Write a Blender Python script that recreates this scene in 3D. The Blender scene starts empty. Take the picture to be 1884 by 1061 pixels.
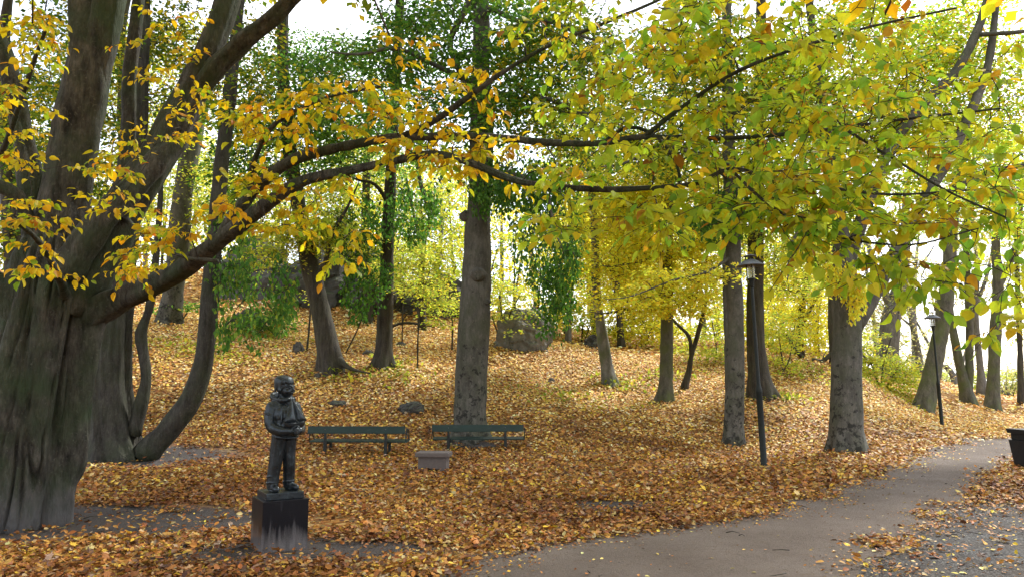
import bpy, bmesh, math, random
import numpy as np
from mathutils import Vector, Matrix, noise as mnoise

SC = bpy.context.scene
COL = SC.collection
random.seed(11)
RNG = np.random.default_rng(11)
R = math.radians

# ------------------------------------------------------------------ camera
F, CX, CY = 1360.0, 942.0, 530.5
EYE, PITCH = 1.6, R(7.1)
SP, CP = math.sin(PITCH), math.cos(PITCH)
cam = bpy.data.cameras.new('camera')
cam.sensor_width = 36.0
cam.lens = 36.0 * F / 1884.0
cam.clip_start, cam.clip_end = 0.05, 3000.0
camo = bpy.data.objects.new('camera', cam)
camo.location = (0, 0, EYE)
camo.rotation_euler = (R(90) + PITCH, 0, 0)
COL.objects.link(camo)
SC.camera = camo

# ------------------------------------------------------------------ sky, sun, exposure
SUN_EL, SUN_AZ = R(46), R(42)          # azimuth to the right of the view
w = bpy.data.worlds.new("World")
SC.world = w
w.use_nodes = True
nt = w.node_tree
bg = nt.nodes['Background']
sky = nt.nodes.new('ShaderNodeTexSky')
sky.sky_type = 'NISHITA'
sky.sun_disc = False
sky.sun_elevation, sky.sun_rotation = SUN_EL, SUN_AZ
sky.dust_density = 2.0
tc = nt.nodes.new('ShaderNodeTexCoord')
cn = nt.nodes.new('ShaderNodeTexNoise')
cn.inputs['Scale'].default_value = 2.2
cn.inputs['Detail'].default_value = 6
cr = nt.nodes.new('ShaderNodeMapRange')
cr.inputs[1].default_value, cr.inputs[2].default_value = 0.38, 0.62
cr.inputs[3].default_value, cr.inputs[4].default_value = 0.30, 0.85
mx = nt.nodes.new('ShaderNodeMix')
mx.data_type = 'RGBA'
mx.inputs[7].default_value = (8.6, 8.8, 9.2, 1)
nt.links.new(tc.outputs['Generated'], cn.inputs['Vector'])
nt.links.new(cn.outputs[0], cr.inputs[0])
nt.links.new(cr.outputs[0], mx.inputs[0])
nt.links.new(sky.outputs[0], mx.inputs[6])
nt.links.new(mx.outputs[2], bg.inputs[0])
bg.inputs[1].default_value = 0.15
sun = bpy.data.lights.new('sun', 'SUN')
sun.energy, sun.angle, sun.color = 3.2, R(7), (1.0, 0.965, 0.90)
suno = bpy.data.objects.new('sun', sun)
sd = Vector((math.sin(SUN_AZ) * math.cos(SUN_EL), math.cos(SUN_AZ) * math.cos(SUN_EL), math.sin(SUN_EL)))
suno.rotation_euler = sd.to_track_quat('Z', 'Y').to_euler()
suno.location = sd * 60
COL.objects.link(suno)
SC.view_settings.view_transform = 'Standard'
SC.view_settings.look = 'None'
SC.view_settings.gamma = 1.0
SC.view_settings.use_curve_mapping = False
SC.view_settings.exposure = 1.22
SC.render.engine = 'CYCLES'
SC.cycles.max_bounces = 6
SC.cycles.diffuse_bounces = 4
SC.cycles.glossy_bounces = 2
SC.cycles.transmission_bounces = 5
SC.cycles.use_denoising = True
SC.cycles.caustics_reflective = False
SC.cycles.caustics_refractive = False


# ------------------------------------------------------------------ helpers: points
def P(px, py, d):
    u, v = (px - CX) / F, (CY - py) / F
    y = CP - v * SP
    t = d / y
    return np.array((u * t, d, EYE + (SP + v * CP) * t))


def ground0(px, py):
    """the point of the flat plane z = 0 seen at a pixel"""
    u, v = (px - CX) / F, (CY - py) / F
    t = -EYE / (SP + v * CP)
    return np.array((u * t, (CP - v * SP) * t))


def project(p):
    p = np.asarray(p, float)
    x, y, z = p[..., 0], p[..., 1], p[..., 2] - EYE
    dep = y * CP + z * SP
    return CX + F * x / dep, CY - F * (-y * SP + z * CP) / dep, dep


def sstep(a, b, x):
    t = np.clip((x - a) / (b - a), 0, 1)
    return t * t * (3 - 2 * t)


class FN:
    """cheap smooth noise: a sum of random waves"""
    def __init__(s, seed, dim, freq, n=10):
        g = np.random.default_rng(seed)
        k = g.normal(size=(n, dim))
        s.k = k / np.linalg.norm(k, axis=1)[:, None] * freq * g.uniform(.5, 1.7, (n, 1))
        s.ph = g.uniform(0, 6.28, n)
        s.n = n

    def __call__(s, p):
        return np.sin(np.asarray(p) @ s.k.T + s.ph).sum(-1) / math.sqrt(s.n / 2)


# ------------------------------------------------------------------ helpers: objects
def tag(o, label=None, cat=None, group=None, kind=None):
    if label: o['label'] = label
    if cat: o['category'] = cat
    if group: o['group'] = group
    if kind: o['kind'] = kind
    return o


def empty(name, loc, label, cat, group=None, rz=0.0):
    o = bpy.data.objects.new(name, None)
    o.empty_display_size = .2
    o.location = loc
    o.rotation_euler = (0, 0, rz)
    COL.objects.link(o)
    return tag(o, label, cat, group)


def mesh_data(name, V, Fs, smooth=True, color=None):
    me = bpy.data.meshes.new(name)
    V = np.ascontiguousarray(V, np.float32)
    me.vertices.add(len(V))
    me.vertices.foreach_set('co', V.ravel())
    Fs = [np.asarray(f, np.int32) for f in Fs if len(f)]
    loops = np.concatenate([f.ravel() for f in Fs])
    tot = np.concatenate([np.full(len(f), f.shape[1], np.int32) for f in Fs])
    start = np.concatenate([[0], np.cumsum(tot)[:-1]]).astype(np.int32)
    me.loops.add(len(loops))
    me.loops.foreach_set('vertex_index', loops)
    me.polygons.add(len(tot))
    me.polygons.foreach_set('loop_start', start)
    me.polygons.foreach_set('use_smooth', np.full(len(tot), smooth, bool))
    if color is not None:
        a = me.color_attributes.new('leaf_color', 'FLOAT_COLOR', 'POINT')
        c = np.ones((len(V), 4), np.float32)
        c[:, :3] = color
        a.data.foreach_set('color', c.ravel())
    me.update(calc_edges=True)
    return me


def add(name, me, mat, parent=None, kind=None):
    if mat is not None and not me.materials:
        me.materials.append(mat)
    o = bpy.data.objects.new(name, me)
    COL.objects.link(o)
    if parent is not None:
        o.parent = parent
    if kind:
        o['kind'] = kind
    return o


class MB:
    """collects shapes into ONE mesh"""
    def __init__(s):
        s.V, s.F, s.n = [], [], 0

    def put(s, V, Fs):
        s.V.append(np.asarray(V, float))
        for f in Fs:
            if len(f):
                s.F.append(np.asarray(f, int) + s.n)
        s.n += len(V)

    def box(s, c, size, rot=None, taper=1.0):
        h = np.array(size) / 2
        V = np.array([(x, y, z) for z in (-1, 1) for y in (-1, 1) for x in (-1, 1)], float)
        V[4:, :2] *= taper
        V = V * h
        if rot is not None:
            V = V @ np.array(rot).T
        s.put(V + np.array(c), [[(0, 2, 3, 1), (4, 5, 7, 6), (0, 1, 5, 4), (2, 6, 7, 3), (0, 4, 6, 2), (1, 3, 7, 5)]])

    def lathe(s, prof, n=24, c=(0, 0, 0), caps=True):
        prof = np.array(prof, float)
        th = np.arange(n) / n * 2 * math.pi
        V = np.stack([prof[:, 0, None] * np.cos(th), prof[:, 0, None] * np.sin(th), np.repeat(prof[:, 1, None], n, 1)], -1).reshape(-1, 3)
        m = len(prof)
        i, j = np.meshgrid(np.arange(m - 1), np.arange(n), indexing='ij')
        a = i * n + j; b = i * n + (j + 1) % n
        q = np.stack([a, b, b + n, a + n], -1).reshape(-1, 4)
        Fs = [q]
        if caps:
            Fs.append(np.arange(n)[::-1][None]); Fs.append((np.arange(n) + (m - 1) * n)[None])
        s.put(V + np.array(c), Fs)

    def tube(s, *a, **k):
        V, Fs = tube(*a, **k)
        s.put(V, Fs)

    def data(s, name, smooth=True, bevel=0.0):
        me = mesh_data(name, np.concatenate(s.V), s.F, smooth)
        if bevel:
            bm = bmesh.new(); bm.from_mesh(me)
            bmesh.ops.remove_doubles(bm, verts=bm.verts, dist=1e-5)
            es = [e for e in bm.edges if len(e.link_faces) == 2 and e.calc_face_angle() > .5]
            bmesh.ops.bevel(bm, geom=es, offset=bevel, segments=2, affect='EDGES', profile=.6)
            bm.to_mesh(me); bm.free()
        return me


def crom(pts, rad, step):
    """Catmull-Rom resampling of a polyline with radii"""
    pts = np.asarray(pts, float); rad = np.asarray(rad, float)
    Q = np.vstack([2 * pts[0] - pts[1], pts, 2 * pts[-1] - pts[-2]])
    out, ro = [], []
    for i in range(len(pts) - 1):
        L = np.linalg.norm(pts[i + 1] - pts[i])
        n = max(1, int(math.ceil(L / step)))
        t = (np.arange(n) / n)[:, None]
        p0, p1, p2, p3 = Q[i], Q[i + 1], Q[i + 2], Q[i + 3]
        out.append(.5 * (2 * p1 + (p2 - p0) * t + (2 * p0 - 5 * p1 + 4 * p2 - p3) * t ** 2 + (3 * p1 - p0 - 3 * p2 + p3) * t ** 3))
        ro.append(rad[i] + (rad[i + 1] - rad[i]) * t[:, 0])
    return np.vstack(out + [pts[-1:]]), np.concatenate(ro + [rad[-1:]])


def tube(pts, rad, sides=8, step=None, amp=0.0, seed=0, shape=None, res=True):
    pts = np.asarray(pts, float); rad = np.asarray(rad, float)
    if res:
        pts, rad = crom(pts, rad, step or max(.12, float(np.mean(rad)) * 1.2))
    m = len(pts)
    T = np.gradient(pts, axis=0)
    T /= np.linalg.norm(T, axis=1)[:, None] + 1e-9
    a = np.array((0, -1., 0)) if abs(T[0, 1]) < .8 else np.array((1., 0, 0))
    N = np.zeros_like(T)
    for i in range(m):
        a = a - T[i] * (a @ T[i])
        a = a / (np.linalg.norm(a) + 1e-9)
        N[i] = a
    B = np.cross(T, N)
    th = np.arange(sides) / sides * 2 * math.pi
    rr = np.repeat(rad[:, None], sides, 1)
    if shape is not None:
        rr = shape(rr, th, pts)
    ring = N[:, None] * np.cos(th)[None, :, None] + B[:, None] * np.sin(th)[None, :, None]
    if amp:
        f1, f2 = FN(seed, 3, 5.0 / max(rad.max(), .03) * .35), FN(seed + 9, 3, 5.0 / max(rad.max(), .03))
        q = pts[:, None] + ring * rr[..., None]
        rr = rr * (1 + amp * f1(q) + amp * .45 * f2(q))
    V = (pts[:, None] + ring * rr[..., None]).reshape(-1, 3)
    i, j = np.meshgrid(np.arange(m - 1), np.arange(sides), indexing='ij')
    p = i * sides + j; q = i * sides + (j + 1) % sides
    quads = np.stack([p, q, q + sides, p + sides], -1).reshape(-1, 4)
    return V, [quads, np.arange(sides)[::-1][None], (np.arange(sides) + (m - 1) * sides)[None]]


# ------------------------------------------------------------------ materials
def new_mat(name):
    m = bpy.data.materials.new(name)
    m.use_nodes = True
    return m, m.node_tree, m.node_tree.nodes['Principled BSDF']


def ramp(nt, stops):
    r = nt.nodes.new('ShaderNodeValToRGB')
    el = r.color_ramp.elements
    el[0].position, el[0].color = stops[0][0], (*stops[0][1], 1)
    el[1].position, el[1].color = stops[-1][0], (*stops[-1][1], 1)
    for p, c in stops[1:-1]:
        e = el.new(p); e.color = (*c, 1)
    return r


def nz(nt, vec, scale, detail=4, rough=.6, typ='ShaderNodeTexNoise'):
    n = nt.nodes.new(typ)
    n.inputs['Scale'].default_value = scale
    if typ == 'ShaderNodeTexNoise':
        n.inputs['Detail'].default_value = detail
        n.inputs['Roughness'].default_value = rough
    nt.links.new(vec, n.inputs['Vector'])
    return n


def mixc(nt, fac, a, b, mode='MIX'):
    m = nt.nodes.new('ShaderNodeMix'); m.data_type = 'RGBA'; m.blend_type = mode
    for s, v in ((0, fac), (6, a), (7, b)):
        if isinstance(v, (tuple, list)): m.inputs[s].default_value = (*v, 1)
        elif isinstance(v, (int, float)): m.inputs[s].default_value = v
        else: nt.links.new(v, m.inputs[s])
    return m.outputs[2]


def mrange(nt, v, a, b, c=0.0, d=1.0):
    m = nt.nodes.new('ShaderNodeMapRange')
    nt.links.new(v, m.inputs[0])
    for k, x in zip((1, 2, 3, 4), (a, b, c, d)): m.inputs[k].default_value = x
    return m.outputs[0]


def bump(nt, bs, h, strength, dist):
    b = nt.nodes.new('ShaderNodeBump')
    b.inputs['Strength'].default_value = strength
    b.inputs['Distance'].default_value = dist
    nt.links.new(h, b.inputs['Height'])
    nt.links.new(b.outputs[0], bs.inputs['Normal'])
    return b


def mathn(nt, op, a, b=None):
    m = nt.nodes.new('ShaderNodeMath'); m.operation = op
    for i, v in enumerate((a, b)):
        if v is None: continue
        if isinstance(v, (int, float)): m.inputs[i].default_value = v
        else: nt.links.new(v, m.inputs[i])
    return m.outputs[0]


def bark_mat(name, dark, light, moss=(.05, .065, .02), mossf=.4, stretch=.22, scale=9.0, bumpd=.02, spots=0.0, foot=None):
    m, nt, bs = new_mat(name)
    tc = nt.nodes.new('ShaderNodeTexCoord')
    mp = nt.nodes.new('ShaderNodeMapping')
    mp.inputs['Scale'].default_value = (1, 1, stretch)
    nt.links.new(tc.outputs['Object'], mp.inputs[0])
    n1 = nz(nt, mp.outputs[0], scale, 7, .65)
    n2 = nz(nt, mp.outputs[0], scale * 4.5, 5, .6)
    n3 = nz(nt, tc.outputs['Object'], 2.1, 4, .55)
    n4 = nz(nt, tc.outputs['Object'], 26, 4, .6)
    r = ramp(nt, [(.33, dark), (.66, light)])
    nt.links.new(n1.outputs[0], r.inputs[0])
    c = mixc(nt, mrange(nt, n2.outputs[0], .35, .7, 0, .5), r.outputs[0], tuple(x * .55 for x in dark))
    c = mixc(nt, mrange(nt, n4.outputs[0], .58, .74, 0, .45), c, tuple(min(1, x * 1.5 + .02) for x in light))
    if mossf:
        c = mixc(nt, mrange(nt, n3.outputs[0], .42, .66, 0, mossf), c, moss)
    if spots:
        n5 = nz(nt, tc.outputs['Object'], 7, 5, .7)
        sx = nt.nodes.new('ShaderNodeSeparateXYZ')
        nt.links.new(tc.outputs['Object'], sx.inputs[0])
        low = mrange(nt, sx.outputs[2], .3, 3.2, .07, -.06)
        sp = mathn(nt, 'ADD', n5.outputs[0], low)
        c = mixc(nt, mrange(nt, sp, .57, .63, 0, spots), c, (.012, .012, .010))
    if foot is not None:
        sx = nt.nodes.new('ShaderNodeSeparateXYZ')
        nt.links.new(tc.outputs['Object'], sx.inputs[0])
        hz = mathn(nt, 'ADD', sx.outputs[2], mathn(nt, 'MULTIPLY', n1.outputs[0], -.7))
        c = mixc(nt, mrange(nt, hz, .20, -.22, 0, .7), c, foot)
    nt.links.new(c, bs.inputs['Base Color'])
    bs.inputs['Roughness'].default_value = .85
    bs.inputs['Specular IOR Level'].default_value = .25
    h = mathn(nt, 'ADD', n1.outputs[0], mathn(nt, 'MULTIPLY', n2.outputs[0], .45))
    bump(nt, bs, h, 1.0, bumpd)
    return m


def leaf_mat(name, obj_color=False, trans=.45, rough=.5):
    m, nt, bs = new_mat(name)
    out = nt.nodes['Material Output']
    if obj_color:
        a = nt.nodes.new('ShaderNodeObjectInfo')
        col = a.outputs['Color']
    else:
        a = nt.nodes.new('ShaderNodeAttribute')
        a.attribute_name = 'leaf_color'
        col = a.outputs['Color']
    tc = nt.nodes.new('ShaderNodeTexCoord')
    n = nz(nt, tc.outputs['Object'], 3.0 if obj_color else 38.0, 3)
    col = mixc(nt, mrange(nt, n.outputs[0], .5, .75, 0, .35), col, mixc(nt, 1.0, col, (.9, .8, .62), 'MULTIPLY'))
    nt.links.new(col, bs.inputs['Base Color'])
    bs.inputs['Roughness'].default_value = rough
    bs.inputs['Specular IOR Level'].default_value = .3
    tr = nt.nodes.new('ShaderNodeBsdfTranslucent')
    nt.links.new(col, tr.inputs[0])
    ms = nt.nodes.new('ShaderNodeMixShader')
    ms.inputs[0].default_value = trans
    nt.links.new(bs.outputs[0], ms.inputs[1])
    nt.links.new(tr.outputs[0], ms.inputs[2])
    nt.links.new(ms.outputs[0], out.inputs[0])
    return m


M = {}
M['hornbeam'] = bark_mat('hornbeam_bark', (.012, .011, .010), (.105, .10, .085), moss=(.030, .050, .022), mossf=.8, stretch=.28, scale=11, bumpd=.06, foot=(.125, .118, .13))
M['hornbeamdry'] = bark_mat('hornbeam_bark_dry', (.018, .016, .014), (.072, .067, .056), moss=(.030, .042, .016), mossf=.5, stretch=.28, scale=10, bumpd=.05)
M['palebeech'] = bark_mat('pale_grey_bark', (.085, .082, .075), (.26, .25, .23), moss=(.07, .095, .03), mossf=.8, stretch=.35, scale=4, bumpd=.010)
M['beech'] = bark_mat('smooth_grey_bark', (.048, .045, .038), (.135, .128, .11), moss=(.05, .06, .028), mossf=.5, stretch=.35, scale=5, bumpd=.012, spots=.85)
M['rough'] = bark_mat('dark_rough_bark', (.022, .019, .016), (.085, .072, .057), moss=(.055, .065, .025), mossf=.3, stretch=.15, scale=11, bumpd=.03)
M['greenbark'] = bark_mat('mossy_bark', (.05, .047, .035), (.14, .13, .10), moss=(.075, .095, .025), mossf=.8, stretch=.3, scale=7, bumpd=.012)
M['twig'] = bark_mat('twig_bark', (.02, .017, .014), (.06, .05, .04), mossf=0, stretch=1, scale=14, bumpd=.002)
M['farbark'] = bark_mat('pale_far_bark', (.09, .085, .08), (.2, .19, .18), mossf=.3, stretch=.3, scale=6, bumpd=.01)
M['leaf'] = leaf_mat('autumn_leaf', trans=.65)
M['leafobj'] = leaf_mat('single_leaf', True, trans=.65)
M['litter'] = leaf_mat('fallen_leaf', trans=.12, rough=.6)

PAL = {
    'gold': ([(.68, .46, .012), (.66, .54, .016), (.62, .32, .010), (.52, .52, .018), (.24, .36, .02), (.42, .16, .012)], [.26, .27, .10, .18, .16, .03]),
    'yg': ([(.54, .58, .03), (.42, .56, .035), (.66, .54, .02), (.21, .40, .035), (.60, .36, .02), (.36, .16, .02)], [.27, .30, .15, .20, .06, .02]),
    'green': ([(.06, .16, .024), (.10, .23, .03), (.17, .30, .035), (.32, .37, .035)], [.33, .34, .24, .09]),
    'dgreen': ([(.055, .15, .02), (.085, .21, .028), (.15, .29, .03)], [.4, .4, .2]),
    'mix': ([(.07, .15, .018), (.16, .24, .02), (.36, .36, .02), (.55, .42, .02)], [.33, .3, .22, .15]),
    'yellow': ([(.82, .72, .05), (.78, .76, .07), (.66, .74, .07), (.80, .60, .03)], [.35, .3, .2, .15]),
    'lime': ([(.42, .50, .05), (.58, .58, .06), (.28, .38, .04), (.64, .54, .05)], [.35, .3, .2, .15]),
    'pale': ([(.55, .52, .16), (.42, .46, .16), (.60, .50, .18), (.35, .40, .17)], [.3, .3, .2, .2]),
    'litter': ([(.40, .175, .035), (.48, .28, .05), (.25, .095, .024), (.52, .40, .18), (.10, .044, .02), (.64, .44, .04), (.34, .25, .17)], [.29, .16, .24, .08, .15, .05, .03]),
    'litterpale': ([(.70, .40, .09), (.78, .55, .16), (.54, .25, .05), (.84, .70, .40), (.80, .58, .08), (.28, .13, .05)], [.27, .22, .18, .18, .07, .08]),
    'scatter': ([(.70, .55, .16), (.62, .44, .10), (.45, .2, .05), (.72, .62, .32), (.25, .12, .05)], [.32, .25, .18, .15, .1]),
}


def pick(pal, n, jit=.18):
    c, wgt = PAL[pal]
    i = RNG.choice(len(c), n, p=np.array(wgt) / sum(wgt))
    return np.clip(np.array(c)[i] * (1 + RNG.normal(0, jit, (n, 1))) * (1 + RNG.normal(0, .07, (n, 3))), .004, .9)


# ------------------------------------------------------------------ tables that fix the terrain
# name, d, bark, paths [(px, py, width px[, d])...] first path = trunk
TREES = {}


def T(key, d, bark, label, *paths, **kw):
    TREES[key] = dict(d=d, bark=bark, label=label, paths=paths, **kw)


T('second', 15.0, 'hornbeamdry', 'dark many stemmed tree with one stem curving up right, left of the bronze boy',
  [(212, 848, 108), (206, 800, 84), (202, 720, 70), (206, 640, 62), (216, 560, 56), (228, 470, 48), (242, 350, 40), (252, 200, 34), (262, 60, 28)],
  [(262, 838, 48), (300, 800, 46), (345, 745, 42), (372, 680, 38), (382, 600, 35), (388, 520, 33), (395, 440, 30), (405, 330, 28), (418, 220, 27), (430, 100, 24), (440, 0, 22)],
  [(245, 800, 30), (262, 735, 24), (269, 690, 20), (262, 640, 21), (259, 612, 22), (269, 583, 17), (278, 550, 16), (290, 440, 13), (296, 350, 10)])
T('beech', 18.3, 'beech', 'thick smooth grey tree standing right behind the right bench',
  [(862, 812, 88), (862, 785, 68), (865, 700, 62), (871, 600, 59), (876, 500, 56), (878, 420, 55), (884, 340, 47), (886, 250, 44), (884, 150, 40), (886, 50, 36)],
  [(880, 240, 17), (864, 175, 15), (845, 130, 14, 17.8), (828, 80, 13, 17.5), (850, 30, 12, 17), (872, -20, 10, 17)],
  [(885, 205, 15), (920, 175, 12, 18), (960, 183, 11, 17.6), (1010, 183, 9, 17.3), (1060, 205, 7, 17)],
  [(886, 70, 13), (900, 18, 12, 18), (950, 38, 10, 17.5), (1010, 40, 8, 17), (1080, 70, 6, 16.6)],
  [(884, 160, 13), (800, 120, 10, 17.5), (730, 90, 8, 17), (660, 100, 6, 16.6)],
  [(882, 330, 12), (940, 320, 10, 17.4), (1000, 350, 8, 16.8), (1020, 420, 6, 16.5)])
T('midtall', 23.0, 'rough', 'straight dark tree on the slope, straight above the gap between the benches',
  [(704, 670, 46), (706, 640, 34), (709, 550, 29), (714, 430, 26), (720, 300, 23), (728, 150, 20), (736, 0, 18)],
  [(718, 380, 9), (690, 340, 7, 22.5), (655, 330, 5, 22)])
T('leanleft', 22.5, 'rough', 'dark tree leaning to the left on the slope with a root spreading right',
  [(612, 672, 56), (606, 640, 44), (590, 570, 38), (572, 500, 35), (556, 420, 31), (540, 320, 28), (526, 210, 26), (520, 100, 23), (522, 0, 20)],
  [(612, 650, 20), (630, 668, 14, 22.2), (652, 680, 6, 21.9)],
  [(580, 520, 12), (600, 480, 10, 22), (612, 430, 8, 22), (640, 380, 6, 22)])
T('greyleft', 27.0, 'beech', 'pale grey tree far up the slope seen between the left trunks',
  [(312, 592, 50), (318, 540, 42), (326, 450, 40), (338, 350, 38), (362, 220, 36), (388, 120, 34), (415, 30, 30)])
T('slimback', 30.0, 'rough', 'slim trunk by the dark rocks, beyond and left of the straight slope tree',
  [(676, 600, 24), (675, 540, 18), (672, 440, 16), (675, 300, 14), (680, 180, 11)])
T('slimrock', 29.0, 'rough', 'slim tree forking in front of the rock band left of the grey beech',
  [(777, 605, 20), (775, 540, 14), (778, 450, 12), (792, 400, 10), (772, 330, 8)],
  [(778, 450, 8), (765, 410, 6), (752, 350, 5)])
T('curvegrey', 25.0, 'palebeech', 'light grey tree with a trunk bending left on the slope right of the beech',
  [(1122, 704, 36), (1116, 670, 25), (1105, 600, 21), (1097, 530, 17), (1095, 450, 15), (1090, 370, 14), (1078, 270, 12), (1070, 150, 10)])
T('plain', 23.5, 'greenbark', 'straight brown green tree left of the small forked tree on the slope',
  [(1222, 741, 40), (1224, 700, 27), (1227, 600, 24), (1228, 500, 21), (1230, 400, 19), (1236, 250, 16), (1240, 100, 14), (1240, 0, 12)],
  [(1228, 530, 8), (1180, 560, 6, 22.5), (1120, 575, 4, 21.8)],
  [(1230, 500, 8), (1280, 520, 6, 22.7), (1330, 510, 4, 22)],
  [(1230, 470, 8), (1180, 480, 6, 23), (1130, 490, 4, 22.5)])
T('forked', 25.0, 'rough', 'small forked tree with one pale and one dark stem on the slope',
  [(1258, 717, 16), (1268, 680, 11), (1272, 655, 9), (1285, 610, 9), (1297, 560, 8), (1300, 500, 5)],
  [(1272, 660, 8), (1268, 620, 7), (1250, 600, 6), (1236, 585, 4)])
T('knobbly', 17.8, 'beech', 'slim knobbly grey tree beside the nearer lamp post',
  [(1349, 824, 46), (1350, 780, 36), (1352, 700, 34), (1351, 640, 37), (1352, 600, 32), (1350, 500, 31), (1348, 400, 28), (1342, 280, 25), (1338, 150, 21), (1336, 0, 18)],
  [(1342, 640, 16), (1336, 580, 11), (1334, 500, 10), (1332, 420, 8)],
  [(1344, 330, 12), (1290, 290, 9, 17.3), (1220, 270, 7, 17), (1150, 300, 5, 16.6)],
  [(1340, 220, 11), (1400, 170, 9, 17.3), (1470, 160, 7, 17)],
  [(1350, 470, 7), (1300, 500, 5, 17.3), (1240, 515, 4, 17), (1160, 545, 3, 16.6)])
T('darkbehind', 22.5, 'rough', 'thick rough dark tree behind the nearer lamp post',
  [(1402, 726, 56), (1396, 690, 40), (1390, 620, 33), (1390, 500, 30), (1392, 380, 27), (1398, 200, 24), (1400, 0, 20)])
T('rightbig', 16.7, 'beech', 'big grey tree at the path edge, its trunk dividing under yellow leaves',
  [(1558, 832, 78), (1557, 790, 60), (1558, 700, 55), (1560, 600, 53), (1556, 520, 48), (1548, 440, 34), (1535, 350, 26), (1520, 250, 22), (1500, 100, 18)],
  [(1570, 600, 36), (1608, 540, 28), (1650, 460, 25), (1700, 370, 23), (1740, 300, 22), (1775, 230, 20), (1815, 130, 16), (1832, 20, 13)],
  [(1556, 500, 28), (1590, 390, 25), (1640, 270, 22), (1700, 190, 20), (1755, 135, 19), (1795, 65, 17), (1822, -20, 14)],
  [(1795, 65, 10), (1884, 58, 8, 16.2), (1960, 40, 6, 16)],
  [(1700, 370, 15), (1745, 355, 14, 16), (1815, 320, 12, 15.4), (1900, 300, 9, 15)],
  [(1540, 400, 12), (1500, 400, 9, 16), (1460, 440, 7, 15.5), (1455, 480, 5, 15.3)])
T('leanright', 28.0, 'greenbark', 'leaning mossy tree directly behind the far lamp post',
  [(1697, 760, 42), (1712, 700, 33), (1733, 600, 29), (1745, 500, 26), (1752, 420, 22), (1762, 330, 19), (1790, 200, 16)])
T('twin', 34.0, 'greenbark', 'twin stemmed mossy tree between the leaning tree and the grey one at right',
  [(1782, 747, 32), (1768, 680, 18), (1752, 600, 15), (1742, 520, 13), (1738, 440, 11), (1720, 350, 9)],
  [(1782, 722, 16), (1784, 620, 14), (1780, 520, 13), (1778, 440, 12), (1785, 330, 9)])
T('greyright', 32.0, 'greenbark', 'grey tree with a forked top, last thick trunk before the right picture edge',
  [(1826, 751, 32), (1828, 700, 23), (1832, 600, 21), (1836, 520, 19), (1832, 450, 15), (1836, 380, 12)],
  [(1836, 530, 13), (1860, 480, 11), (1875, 420, 9), (1880, 330, 8)])
T('bentfar', 41.0, 'farbark', 'thin bent tree between the twin stemmed and the forked grey tree',
  [(1809, 727, 20), (1803, 670, 12), (1795, 580, 11), (1798, 480, 9), (1790, 400, 8)],
  [(1796, 560, 8), (1815, 510, 7), (1830, 440, 5)])
T('edgethin', 36.0, 'rough', 'thin dark tree at the right picture edge above the bin',
  [(1879, 742, 14), (1877, 650, 10), (1872, 520, 9), (1868, 400, 7)])
T('stout', 40.0, 'farbark', 'stout hazy grey tree far off, between the big grey and the leaning tree',
  [(1640, 698, 42), (1636, 640, 36), (1640, 580, 34), (1655, 520, 28), (1665, 440, 20)],
  [(1640, 570, 16), (1622, 520, 13), (1600, 460, 9)])
T('duskyback', 31.0, 'rough', 'dusky tree on the ridge right of the thick rough one',
  [(1472, 672, 24), (1470, 620, 16), (1478, 550, 13), (1490, 470, 11), (1485, 380, 9)],
  [(1474, 600, 8), (1500, 550, 7), (1525, 500, 5)])
T('darkslim', 28.5, 'rough', 'slim dark trunk just left of the big grey path tree',
  [(1534, 662, 18), (1530, 580, 13), (1530, 480, 12), (1526, 380, 9)])
T('pollard', 52.0, 'farbark', 'short knotty pollard tree far off by the green hedge',
  [(1757, 728, 18), (1755, 695, 13), (1742, 675, 9), (1725, 660, 6)],
  [(1756, 700, 9), (1770, 672, 6), (1775, 650, 4)])
T('leftdark', 20.0, 'rough', 'dark trunk mostly hidden behind the left edge tree',
  [(24, 690, 46), (26, 600, 38), (26, 500, 34), (20, 400, 32), (10, 200, 28)])
T('leftgrey', 22.0, 'greenbark', 'grey trunk hidden behind the many stemmed dark tree',
  [(224, 660, 34), (226, 590, 29), (228, 500, 26), (232, 380, 22), (225, 200, 18)])
T('ridgea', 33.0, 'farbark', 'slim pale ridge tree seen through yellow leaves left of the bending tree',
  [(1046, 628, 14), (1047, 560, 10), (1052, 450, 8), (1056, 350, 7)])
T('ridgeb', 33.0, 'rough', 'slim dark ridge tree between the bending grey and the brown green tree',
  [(1143, 640, 18), (1140, 590, 12), (1134, 520, 13), (1128, 430, 11), (1120, 300, 8)])

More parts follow.
